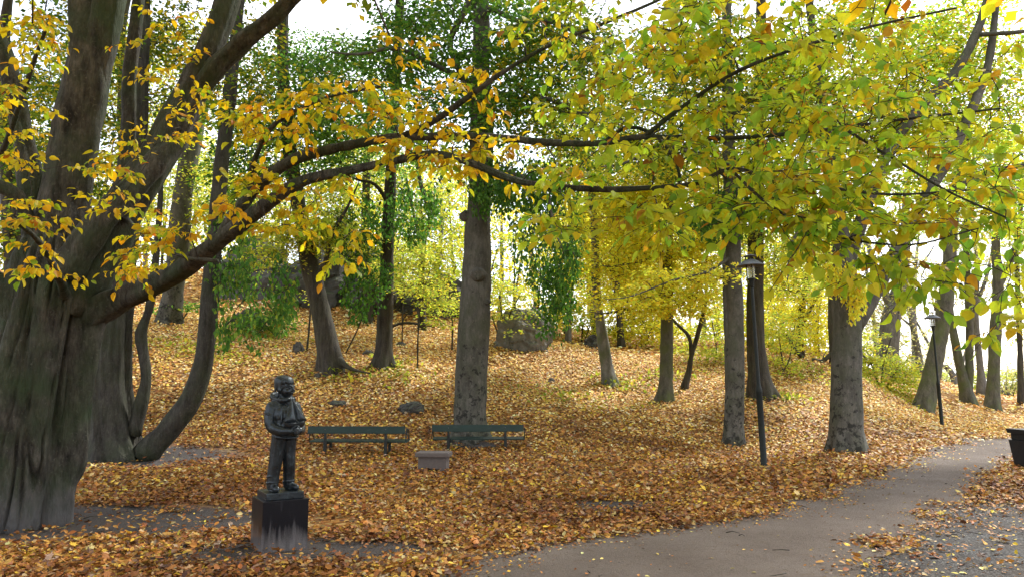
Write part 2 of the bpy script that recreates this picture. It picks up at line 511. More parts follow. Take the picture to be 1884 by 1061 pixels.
ROCKS = [  # px, py (base), width px, height px, d, label, shade
    (590, 548, 150, 95, 31.5, 'long dark overhanging rock behind the left leaning tree', .8),
    (690, 556, 110, 70, 31.0, 'dark rock face behind the straight slope tree', .8),
    (470, 545, 150, 100, 33.0, 'grey rock outcrop behind hanging green leaves left of the leaning tree', 1.0),
    (790, 570, 150, 62, 31.5, 'low dark rock ledge left of the grey beech trunk', .8),
    (640, 505, 150, 70, 33.5, 'upper grey rock above the dark rock faces', 1.1),
    (966, 634, 112, 70, 27.5, 'big pale grey boulder right of the grey beech', 2.3),
    (622, 746, 36, 9, 19.8, 'small flat mossy stone left of the larger one above the left bench', .9),
    (757, 750, 50, 17, 19.6, 'larger flat stone in the leaves left of the beech', 1.0),
    (549, 645, 22, 20, 24.0, 'small upright grey stone at the foot of a thin stake-like stem', 1.2),
    (678, 656, 22, 10, 24.5, 'small pale stone left of the straight slope tree', 1.4),
    (739, 634, 20, 8, 26.0, 'small low mossy stone right of the straight slope tree', .9),
    (1092, 638, 34, 26, 30.0, 'dark angular rock on the ridge by the bending grey tree', .6),
    (1014, 702, 13, 7, 24.5, 'small pale flat stone in the leaves right of the beech', 1.6),
    (455, 602, 60, 36, 27.5, 'grey stone among green plants left of the leaning tree', 1.1),
    (585, 700, 14, 7, 22.0, 'tiny grey stone below the leaning tree on the slope', 1.1),
]

# ------------------------------------------------------------------ terrain: thin plate spline through what the photo shows
ctl = []
for t in TREES.values():
    px, py = t['paths'][0][0][:2]
    ctl.append(P(px, py, t['d']))
for r in ROCKS:
    ctl.append(P(r[0], r[1], r[4]))
for px, py, d in [(400, 760, 18.5), (100, 760, 18.8), (1000, 770, 19.5), (720, 830, 16.6), (1000, 700, 24.5), (1040, 640, 32),
                  (130, 650, 22.5), (-150, 640, 23), (-200, 560, 30), (100, 560, 29), (250, 590, 27), (1300, 680, 28), (1350, 650, 31), (1480, 690, 27),
                  (1450, 652, 30.5), (1600, 705, 30), (1680, 735, 29.5), (1350, 780, 20), (1250, 785, 19.8), (1884, 738, 48), (1780, 730, 48), (2100, 738, 46),
                  (1884, 765, 32), (1700, 690, 48), (1500, 640, 40), (1200, 635, 36), (1000, 600, 38), (700, 520, 36), (400, 500, 37), (0, 500, 37)]:
    ctl.append(P(px, py, d))
ctl = [tuple(c) for c in ctl]
for y in (0, 5, 9, 12.5):
    for x in (-14, -8, -3, 2, 7, 12, 18):
        ctl.append((x, y, 0))
for x, y in ((-6, 15), (-3, 16), (2, 15), (6, 15.5), (9, 17), (12, 18), (13.5, 21), (16, 20), (14, 24.5), (20, 26), (-11, 14.5), (-16, 15)):
    ctl.append((x, y, .05))
for x, y, z in ((-40, 55, 7.5), (-15, 52, 6.5), (0, 50, 5), (15, 52, 2.2), (30, 55, .8), (45, 40, .5), (-40, 25, 3.2), (-40, 38, 6.5), (40, 15, 0), (-40, 5, 0)):
    ctl.append((x, y, z))
ctl = np.array(ctl)


def _phi(r2):
    return .5 * r2 * np.log(np.maximum(r2, 1e-9))


def _fit(c, lam=2.0):
    n = len(c)
    X = c[:, :2]
    K = _phi(((X[:, None] - X[None]) ** 2).sum(-1)) + lam * np.eye(n)
    Pm = np.hstack([np.ones((n, 1)), X])
    A = np.block([[K, Pm], [Pm.T, np.zeros((3, 3))]])
    return np.linalg.solve(A, np.concatenate([c[:, 2], np.zeros(3)]))


TPSW = _fit(ctl)


def H(x, y):
    x = np.atleast_1d(np.asarray(x, float)); y = np.atleast_1d(np.asarray(y, float))
    sh = x.shape
    x = x.ravel(); y = y.ravel()
    xc, yc = np.clip(x, -45, 45), np.clip(y, -5, 58)
    out = np.empty(len(x))
    for s in range(0, len(x), 20000):
        q = np.stack([xc[s:s + 20000], yc[s:s + 20000]], 1)
        out[s:s + 20000] = _phi(((q[:, None] - ctl[None, :, :2]) ** 2).sum(-1)) @ TPSW[:len(ctl)] + TPSW[len(ctl)] + q @ TPSW[len(ctl) + 1:]
    out *= sstep(11.5, 15.5, y)
    out = out * (1 - sstep(56, 120, y)) + sstep(56, 120, y) * -1.5
    k = sstep(44, 110, np.abs(x))
    return (out * (1 - k) - .8 * k).reshape(sh)


def Hs(x, y):
    return float(H(x, y)[0])


def onground(px, py, d):
    p = P(px, py, d)
    p[2] = Hs(p[0], p[1])
    return p


# ------------------------------------------------------------------ path edges
LEDGE = np.array([ground0(*q) for q in ((200, 1330), (480, 1200), (755, 1061), (925, 1018), (1130, 988), (1285, 970), (1400, 952), (1480, 922), (1560, 890), (1680, 845), (1780, 818), (1884, 804), (2060, 790))])
REDGE = np.array([ground0(*q) for q in ((1150, 1500), (1500, 1200), (1600, 1061), (1650, 1005), (1740, 945), (1815, 892), (1846, 862), (1890, 836), (2060, 814), (2300, 800))])
LEDGE = LEDGE[np.argsort(LEDGE[:, 1])]; REDGE = REDGE[np.argsort(REDGE[:, 1])]


def edges_at(y):
    return np.interp(y, LEDGE[:, 1], LEDGE[:, 0]), np.interp(y, REDGE[:, 1], REDGE[:, 0])


SOIL = [(-5.0, 8.75, 2.6, 1.25), (-2.1, 7.3, 1.5, .62), (-7.9, 15.2, 2.6, 1.2), (1.25, 9.75, .95, .55), (-.9, 17.6, .7, .5)]
SN = FN(5, 2, 2.6)
SN2 = FN(6, 2, 7.0)


def soilmask(x, y):
    q = np.stack([x, y], -1)
    v = np.full(len(x), 9.)
    for cx, cy, rx, ry in SOIL:
        v = np.minimum(v, np.hypot((x - cx) / rx, (y - cy) / ry))
    v = v + .16 * SN(q) + .1 * SN2(q)
    return 1 - sstep(.75, 1.08, v)


# ------------------------------------------------------------------ ground
def axis(fine, lo, hi, step, far):
    a = np.arange(lo, hi + 1e-6, step)
    g = [hi]
    s = step
    while g[-1] < far:
        s *= 1.35
        g.append(g[-1] + s)
    l = [lo]
    s = step
    while l[-1] > -far:
        s *= 1.35
        l.append(l[-1] - s)
    return np.concatenate([np.array(l[:0:-1]), a, np.array(g[1:])])


gx = axis(0, -34, 40, .5, 1400)
gy = axis(0, -6, 58, .5, 1400)
XX, YY = np.meshgrid(gx, gy)
ZZ = H(XX, YY)
GV = np.stack([XX.ravel(), YY.ravel(), ZZ.ravel()], 1)
nx, ny = len(gx), len(gy)
i, j = np.meshgrid(np.arange(ny - 1), np.arange(nx - 1), indexing='ij')
a = (i * nx + j).ravel()
m, nt, bs = new_mat('leaf_covered_soil')
tc = nt.nodes.new('ShaderNodeTexCoord')
vor = nt.nodes.new('ShaderNodeTexVoronoi'); vor.inputs['Scale'].default_value = 13.0
nn = nz(nt, tc.outputs['Object'], 9, 3)
wv = nt.nodes.new('ShaderNodeVectorMath'); wv.operation = 'MULTIPLY_ADD'
nt.links.new(nn.outputs['Color'], wv.inputs[0]); wv.inputs[1].default_value = (.12, .12, .12)
nt.links.new(tc.outputs['Object'], wv.inputs[2])
nt.links.new(wv.outputs[0], vor.inputs['Vector'])
sep = nt.nodes.new('ShaderNodeSeparateColor'); nt.links.new(vor.outputs['Color'], sep.inputs[0])
r = ramp(nt, [(0, (.05, .025, .012)), (.25, (.16, .065, .02)), (.5, (.28, .12, .03)), (.75, (.36, .19, .05)), (.92, (.46, .32, .14)), (1, (.1, .05, .02))])
nt.links.new(sep.outputs[0], r.inputs[0])
ns = nz(nt, tc.outputs['Object'], 55, 6, .7)
soil = ramp(nt, [(.3, (.035, .030, .029)), (.7, (.115, .102, .10))])
nt.links.new(ns.outputs[0], soil.inputs[0])
fac = None
nb = nz(nt, tc.outputs['Object'], 2.2, 4)
for cx, cy, rx, ry in SOIL:
    mp = nt.nodes.new('ShaderNodeMapping'); mp.vector_type = 'POINT'
    mp.inputs['Location'].default_value = (-cx / rx, -cy / ry, 0)
    mp.inputs['Scale'].default_value = (1 / rx, 1 / ry, 0)
    nt.links.new(tc.outputs['Object'], mp.inputs[0])
    ln = nt.nodes.new('ShaderNodeVectorMath'); ln.operation = 'LENGTH'
    nt.links.new(mp.outputs[0], ln.inputs[0])
    fac = ln.outputs['Value'] if fac is None else mathn(nt, 'MINIMUM', fac, ln.outputs['Value'])
sx = nt.nodes.new('ShaderNodeSeparateXYZ'); nt.links.new(tc.outputs['Object'], sx.inputs[0])
fac = mathn(nt, 'ADD', fac, mathn(nt, 'MULTIPLY', nb.outputs[0], .5))
sf = mrange(nt, fac, 1.05, 1.35, 1, 0)
c = mixc(nt, sf, r.outputs[0], soil.outputs[0])
nt.links.new(c, bs.inputs['Base Color'])
bs.inputs['Roughness'].default_value = .95; bs.inputs['Specular IOR Level'].default_value = .1
bump(nt, bs, ns.outputs[0], .8, .04)
ground = add('ground', mesh_data('ground', GV, [np.stack([a, a + 1, a + 1 + nx, a + nx], 1)]), m, kind='structure')

# path and gravel: sheets a few millimetres above the ground
m, nt, bs = new_mat('worn_path_grit')
tc = nt.nodes.new('ShaderNodeTexCoord')
n1 = nz(nt, tc.outputs['Object'], 1.1, 5, .6); n2 = nz(nt, tc.outputs['Object'], 70, 6, .75); n3 = nz(nt, tc.outputs['Object'], 9, 5, .65)
r = ramp(nt, [(.3, (.145, .116, .098)), (.7, (.225, .188, .165))]); nt.links.new(n1.outputs[0], r.inputs[0])
c = mixc(nt, mrange(nt, n2.outputs[0], .35, .7, 0, .55), r.outputs[0], (.075, .064, .059))
c = mixc(nt, mrange(nt, n2.outputs[0], .62, .76, 0, .5), c, (.30, .27, .25))
c = mixc(nt, mrange(nt, n3.outputs[0], .56, .72, 0, .45), c, (.12, .08, .05))
n5 = nz(nt, tc.outputs['Object'], 26, 5, .75)
c = mixc(nt, mrange(nt, n5.outputs[0], .56, .7, 0, .6), c, (.045, .037, .033))
c = mixc(nt, mrange(nt, n5.outputs[0], .42, .30, 0, .45), c, (.19, .17, .16))
nt.links.new(c, bs.inputs['Base Color']); bs.inputs['Roughness'].default_value = .95; bs.inputs['Specular IOR Level'].default_value = .08
n4 = nz(nt, tc.outputs['Object'], 24, 6, .7)
bump(nt, bs, mathn(nt, 'ADD', n2.outputs[0], n4.outputs[0]), .9, .03)
M['path'] = m


def strip(name, xl, xr, ys, off, n, mat):
    t = np.linspace(0, 1, n)
    X = xl[:, None] * (1 - t) + xr[:, None] * t
    Y = np.repeat(ys[:, None], n, 1)
    Z = H(X, Y) + off
    i, j = np.meshgrid(np.arange(len(ys) - 1), np.arange(n - 1), indexing='ij')
    a = (i * n + j).ravel()
    return add(name, mesh_data(name, np.stack([X.ravel(), Y.ravel(), Z.ravel()], 1), [np.stack([a, a + 1, a + 1 + n, a + n], 1)]), mat, kind='structure')


ys = np.arange(1.5, 27, .2)
xl, xr = edges_at(ys)
wob = FN(21, 1, 3.0)
xl = xl - .25 + .08 * wob(ys[:, None]); xr2 = xr + .06 * wob(ys[:, None] + 40)
strip('path', xl, xr2, ys, .010, 14, M['path'])
m, nt, bs = new_mat('grey_gravel')
tc = nt.nodes.new('ShaderNodeTexCoord')
v = nt.nodes.new('ShaderNodeTexVoronoi'); v.inputs['Scale'].default_value = 85
nt.links.new(tc.outputs['Object'], v.inputs['Vector'])
n1 = nz(nt, tc.outputs['Object'], 1.5, 4); n2 = nz(nt, tc.outputs['Object'], 120, 4)
sp = nt.nodes.new('ShaderNodeSeparateColor'); nt.links.new(v.outputs['Color'], sp.inputs[0])
r = ramp(nt, [(0, (.020, .019, .020)), (.6, (.055, .053, .054)), (1, (.15, .147, .145))]); nt.links.new(sp.outputs[0], r.inputs[0])
c = mixc(nt, mrange(nt, n1.outputs[0], .4, .7, 0, .6), r.outputs[0], (.055, .042, .033))
nt.links.new(c, bs.inputs['Base Color']); bs.inputs['Roughness'].default_value = .95; bs.inputs['Specular IOR Level'].default_value = .1
bump(nt, bs, v.outputs['Distance'], -.6, .012)
ys2 = np.arange(1.5, 12.5, .25)
xl2, xr2 = edges_at(ys2)
strip('gravel', xr2 + .06 * wob(ys2[:, None] + 40) - .10, xr2 + 9, ys2, .006, 20, m)


# ------------------------------------------------------------------ leaves
def tmpl(kind):
    if kind == 'near':      # oval, pointed, folded along its midrib
        mid = [(0, 0), (.22, .0), (.5, .015), (.78, 0), (1, -.06)]
        V = [(0, y, z) for y, z in mid]
        for s in (-1, 1):
            V += [(s * .22, .2, .07), (s * .30, .48, .075), (s * .19, .76, .04)]
        q = [(1, 2, 6, 5), (2, 3, 7, 6), (2, 1, 8, 9), (3, 2, 9, 10)]
        t = [(0, 1, 5), (3, 4, 7), (1, 0, 8), (4, 3, 10)]
        return np.array(V, float), [np.array(t), np.array(q)]
    if kind == 'curl':      # the same leaf, drying: arched and rolled up
        mid = [(0, 0), (.22, .05), (.5, .07), (.77, .0), (.96, -.17)]
        V = [(0, y, z) for y, z in mid]
        for s in (-1, 1):
            V += [(s * .17, .2, .16), (s * .25, .5, .20), (s * .16, .77, .08)]
        q = [(1, 2, 6, 5), (2, 3, 7, 6), (2, 1, 8, 9), (3, 2, 9, 10)]
        t = [(0, 1, 5), (3, 4, 7), (1, 0, 8), (4, 3, 10)]
        return np.array(V, float), [np.array(t), np.array(q)]
    if kind == 'mid':
        V = [(0, 0, 0), (0, 1, -.05), (-.26, .3, .07), (-.22, .68, .05), (.26, .3, .07), (.22, .68, .05)]
        return np.array(V, float), [np.array([(0, 1, 3, 2), (1, 0, 4, 5)])]
    if kind == 'far':
        V = [(0, 0, 0), (-.32, .5, .09), (0, 1, 0), (.32, .5, .09)]
        return np.array(V, float), [np.array([(0, 1, 2), (0, 2, 3)])]
    if kind == 'maple':
        V = [(0, .38, 0.03)]
        ang = [-90, -52, -28, -4, 20, 40, 62, 78, 90, 102, 118, 140, 160, 184, 208, 232]
        rad = [.36, .34, .44, .30, .62, .34, .42, .38, .66, .38, .42, .34, .62, .30, .44, .34]
        for k, (g, q) in enumerate(zip(ang, rad)):
            V.append((q * math.cos(R(g)), .38 + q * math.sin(R(g)), .10 * q if q > .5 else -.02))
        n = len(ang)
        return np.array(V, float), [np.array([(0, 1 + k, 1 + (k + 1) % n) for k in range(n)])]


TM = {k: tmpl(k) for k in ('near', 'curl', 'mid', 'far', 'maple')}


def frames(axis, normal):
    axis = axis / (np.linalg.norm(axis, axis=1)[:, None] + 1e-9)
    normal = normal - axis * (axis * normal).sum(1)[:, None]
    normal = normal / (np.linalg.norm(normal, axis=1)[:, None] + 1e-9)
    side = np.cross(axis, normal)
    return np.stack([side, axis, normal], 1)          # rows


def leaves_mesh(name, pos, axis, normal, scale, color, kind, width=None):
    Tm, Fs = TM[kind]
    B = frames(axis, normal)
    Tn = np.repeat(Tm[None], len(pos), 0) * scale[:, None, None]
    if width is not None:
        Tn[..., 0] *= width[:, None]
    V = np.einsum('nvk,nkj->nvj', Tn, B) + pos[:, None]
    k = len(Tm)
    off = (np.arange(len(pos)) * k)[:, None, None]
    FF = [(f[None] + off).reshape(-1, f.shape[1]) for f in Fs]
    C = np.repeat(color[:, None], k, 1)
    if kind in ('near', 'curl'):            # margins and tips turn first
        e = np.clip(np.abs(Tm[:, 0]) * 2.2 + np.maximum(Tm[:, 1] - .7, 0) * 1.6, 0, 1)
        am = RNG.uniform(-.15, .85, len(pos)).clip(0)[:, None, None] * e[None, :, None]
        C = C * (1 - am) + C * np.array((1.08, .78, .55)) * am
    return mesh_data(name, V.reshape(-1, 3), FF, False, C.reshape(-1, 3))


# ------------------------------------------------------------------ leaf litter
def scatter(name, y0, y1, dens, size, kind, pal, cover, tilt=.45, lift=.035, xr=None, seed=0):
    g = np.random.default_rng(100 + seed)
    f = .74
    wid = lambda y: f * y * 2 + 3.0
    A = (wid(y0) + wid(y1)) / 2 * (y1 - y0)
    n = int(A * dens)
    y = np.sqrt(g.uniform((y0 + 1.5 / f / 1) ** 2, (y1 + 1.5 / f / 1) ** 2, n)) - 1.5 / f
    x = g.uniform(-1, 1, n) * (f * y + 1.5)
    keep = g.uniform(size=n) < cover(x, y)
    x, y = x[keep], y[keep]
    n = len(x)
    z = H(x, y)
    e = .1
    gx_, gy_ = (H(x + e, y) - z) / e, (H(x, y + e) - z) / e
    yaw = g.uniform(0, 6.283, n)
    ax = np.stack([np.cos(yaw), np.sin(yaw), g.normal(0, tilt * .6, n)], 1)
    no = np.stack([g.normal(0, tilt, n), g.normal(0, tilt, n), np.ones(n)], 1)
    ax[:, 2] += ax[:, 0] * gx_ + ax[:, 1] * gy_
    no[:, 0] -= gx_; no[:, 1] -= gy_
    pos = np.stack([x, y, z + .012 + np.abs(g.normal(0, lift, n))], 1)
    sc = size * np.clip(g.normal(1, .22, n), .5, 1.6)
    if isinstance(pal, tuple):
        cA, cB = pick(pal[0], n, .16), pick(pal[1], n, .16)
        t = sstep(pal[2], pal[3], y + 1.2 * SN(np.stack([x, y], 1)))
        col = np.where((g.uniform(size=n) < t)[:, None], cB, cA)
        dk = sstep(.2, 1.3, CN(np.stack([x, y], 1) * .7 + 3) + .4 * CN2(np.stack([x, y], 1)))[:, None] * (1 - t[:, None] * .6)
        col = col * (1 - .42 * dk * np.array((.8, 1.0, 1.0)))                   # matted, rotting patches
    else:
        col = pick(pal, n, .22)
    return leaves_mesh(name, pos, ax, no, sc, col, kind, g.uniform(.8, 1.35, n))


CN = FN(31, 2, 1.6); CN2 = FN(32, 2, 5)


def cover_floor(x, y):
    l, r = edges_at(y)
    q = np.stack([x, y], 1)
    wl = .55 + .02 * y
    inside = np.minimum(x - l, r - x)                   # > 0 on the path
    nz_ = .16 * CN(q) + .12 * CN2(q)
    c = 1 - sstep(-.35 * wl, .55 * wl, inside + nz_ * wl)
    # gravel right of the near path: thinly covered
    grav = sstep(-.45, -.1, x - r + .1 * CN2(q)) * (1 - sstep(9.0, 11.5, y + .6 * CN(q)))
    c = c * (1 - grav * np.clip(.96 + .04 * CN2(q) - .22 * np.exp(-((x - r) / .25) ** 2), 0, 1))
    c = c * (1 - .93 * soilmask(x, y))
    c = c * (1 - .45 * sstep(.5, 1.3, CN(q * .55 + 9) + .5 * CN2(q)))      # thin places between the drifts
    return np.clip(c, 0, 1)


def cover_path(x, y):
    l, r = edges_at(y)
    return ((x > l - .5) & (x < r + 5)) * (.35 + .3 * CN2(np.stack([x, y], 1))).clip(0, 1) * (.5 + 5.0 * (x > r) * (y < 11))


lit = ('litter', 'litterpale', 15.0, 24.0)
add('leaf_litter', scatter('leaf_litter', 5.2, 10.5, 1300, .051, 'mid', lit, cover_floor, tilt=.6, seed=1), M['litter'], kind='stuff')
add('leaf_litter', scatter('leaf_litter', 5.2, 11.0, 170, .068, 'maple', lit, cover_floor, tilt=.4, lift=.04, seed=2), M['litter'], kind='stuff')
add('leaf_litter', scatter('leaf_litter', 10.5, 18.5, 520, .075, 'far', lit, cover_floor, tilt=.55, seed=3), M['litter'], kind='stuff')
add('leaf_litter', scatter('leaf_litter', 18.5, 30.0, 320, .088, 'far', lit, cover_floor, seed=4), M['litter'], kind='stuff')
add('leaf_litter', scatter('leaf_litter', 30.0, 46.0, 38, .18, 'far', lit, cover_floor, seed=5), M['litter'], kind='stuff')
def cover_edge(x, y):
    l, r = edges_at(y)
    q = np.stack([x, y], 1)
    e = np.minimum(np.abs(x - l - .15), np.abs(x - r)) + .2 * CN2(q)
    return np.clip(1 - e / .75, 0, 1) ** 1.5 * .8 + .10 * ((x > r) & (y < 11)) + .03 * (CN(q) > .3) * ((x > l) & (x < r))


add('leaf_crumbs', scatter('leaf_crumbs', 5.2, 14, 420, .030, 'far', 'litter', cover_edge, tilt=.4, lift=.006, seed=8), M['litter'], kind='stuff')
add('leaf_crumbs', scatter('leaf_crumbs', 14, 26, 120, .045, 'far', 'litterpale', cover_edge, tilt=.4, lift=.006, seed=9), M['litter'], kind='stuff')
add('scattered_path_leaves', scatter('scattered_path_leaves', 5.2, 22, 22, .045, 'mid', 'scatter', cover_path, tilt=.2, lift=.006, seed=6), M['litter'], kind='stuff')
# ------------------------------------------------------------------ trees
UP = np.array((0, 0, 1.0))


class Tree:
    def __init__(s, name, base, label, bark, cat='tree', group=None):
        s.base = np.array(base, float)
        s.root = empty(name, s.base, label, cat, group)
        s.bark = bark
        s.nodes, s.nr = [], []
        s.tw = MB()
        s.L = {}

    def wood(s, part, pts, rad, sides=14, step=None, amp=.06, seed=0, shape=None, quiet=False):
        V, Fs = tube(pts, rad, sides, step, amp, seed, shape)
        q, r = crom(pts, rad, .35)
        if not quiet:
            k = r < .28
            s.nodes += list(q[k]); s.nr += list(r[k])
        return add(part, mesh_data(part, V - s.base, Fs), M[s.bark], s.root)

    def twig(s, w, rmin=.006, end=None, reach=None):
        """grow a twig from the nearest wood to point w; returns the start and the direction at the tip"""
        N = np.array(s.nodes)
        dv = N - w
        dist = (dv ** 2).sum(1) + np.maximum(dv[:, 2], 0) ** 2 * .4
        i = int(dist.argmin())
        a = N[i]
        d = w - a
        L = float(np.linalg.norm(d))
        if L < .05: return a, np.array((1., 0, 0))
        h = np.cross(d, UP); h /= np.linalg.norm(h) + 1e-9
        m1 = a + d * .4 + UP * L * random.uniform(.02, .16) + h * L * random.uniform(-.12, .12)
        m2 = a + d * .75 + UP * L * random.uniform(.0, .10) + h * L * random.uniform(-.10, .10)
        r0 = min(s.nr[i] * .6, rmin + .010 * L ** .8)
        pts = [a, m1, m2, w]
        if end is not None: pts.append(end)
        rr = np.linspace(max(r0, rmin), rmin * .6, len(pts))
        V, Fs = tube(pts, rr, 4 if r0 < .03 else 6, max(.1, L / 6))
        s.tw.put(V - s.base, Fs)
        q, r = crom(pts[:4], rr[:4], max(.15, L / 5))
        s.nodes += list(q[1:]); s.nr += list(r[1:])
        return a, (w - m2) / (np.linalg.norm(w - m2) + 1e-9)

    def put(s, kind, pos, ax, no, sc, col):
        s.L.setdefault(kind, []).append((pos - s.base, ax, no, sc, col))

    def sprays(s, W, pal, size, kind, per, rad, droop, hang=False, rmin=.008, twigs=True):
        if len(W) == 0: return
        N = np.array(s.nodes)
        order = np.argsort([((N - q) ** 2).sum(1).min() for q in W])
        for k in order:
            w = W[k]
            if twigs:
                a, dr = s.twig(w, rmin)
            else:
                dr = RNG.normal(size=3)
            n = max(4, int(per * RNG.uniform(.6, 1.4)))
            ph = RNG.uniform(0, 6.283, n); ro = np.sqrt(RNG.uniform(0, 1, n)) * rad * RNG.uniform(.75, 1.25)
            hx = np.array((dr[0], dr[1], 0)); hx = hx / (np.linalg.norm(hx) + 1e-6)
            hy = np.array((-hx[1], hx[0], 0))
            if hang:
                t = RNG.uniform(-.3, 1.0, n)
                pos = w + hx * (ro * np.cos(ph) * .42)[:, None] + hy * (ro * np.sin(ph) * .42)[:, None] - UP * (t * rad)[:, None]
                ax = RNG.normal(0, .45, (n, 3)); ax[:, 2] = -1
                no = RNG.normal(0, 1, (n, 3)); no[:, 2] = np.abs(no[:, 2]) * .6 + .2
            else:
                tl = RNG.normal(0, .22, 2)
                du, dv = ro * np.cos(ph) * 1.15 + rad * .25, ro * np.sin(ph) * .8
                pos = w + hx * du[:, None] + hy * dv[:, None] + UP * (tl[0] * du + tl[1] * dv - droop * ro ** 2 / rad + RNG.normal(0, .13 * rad, n))[:, None]
                ax = hx * (np.cos(ph) + .5)[:, None] + hy * np.sin(ph)[:, None] + RNG.normal(0, .35, (n, 3))
                ax[:, 2] -= .15 + droop
                no = RNG.normal(0, .5, (n, 3)); no[:, 2] += 1
            s.put(kind, pos, ax, no, size * np.clip(RNG.normal(1, .2, n), .55, 1.5), pick(pal, n, .15) * RNG.uniform(.85, 1.15))

    def finish(s):
        if s.tw.n: add('twigs', s.tw.data('twigs'), M['twig'], s.root, 'stuff')
        for kind, l in s.L.items():
            pos, ax, no, sc, col = (np.concatenate([q[i] for q in l]) for i in range(5))
            add('foliage', leaves_mesh('foliage', pos, ax, no, sc, col, kind, RNG.uniform(.85, 1.2, len(pos))), M['leaf'], s.root, 'stuff')


def blob_pts(cx, cy, rx, ry, d0, d1, tau, size, per):
    dm = (d0 + d1) / 2
    n = 3.0 * tau * math.pi * rx * ry / (per * .22 * (size * F / dm) ** 2)
    n = int(n) + (RNG.uniform() < n % 1)
    out = []
    for _ in range(n):
        a, r_ = RNG.uniform(0, 6.283), math.sqrt(RNG.uniform())
        out.append(P(cx + rx * r_ * math.cos(a), cy + ry * r_ * math.sin(a), RNG.uniform(d0, d1)))
    return [p for p in out if p[2] > Hs(p[0], p[1]) + .25]


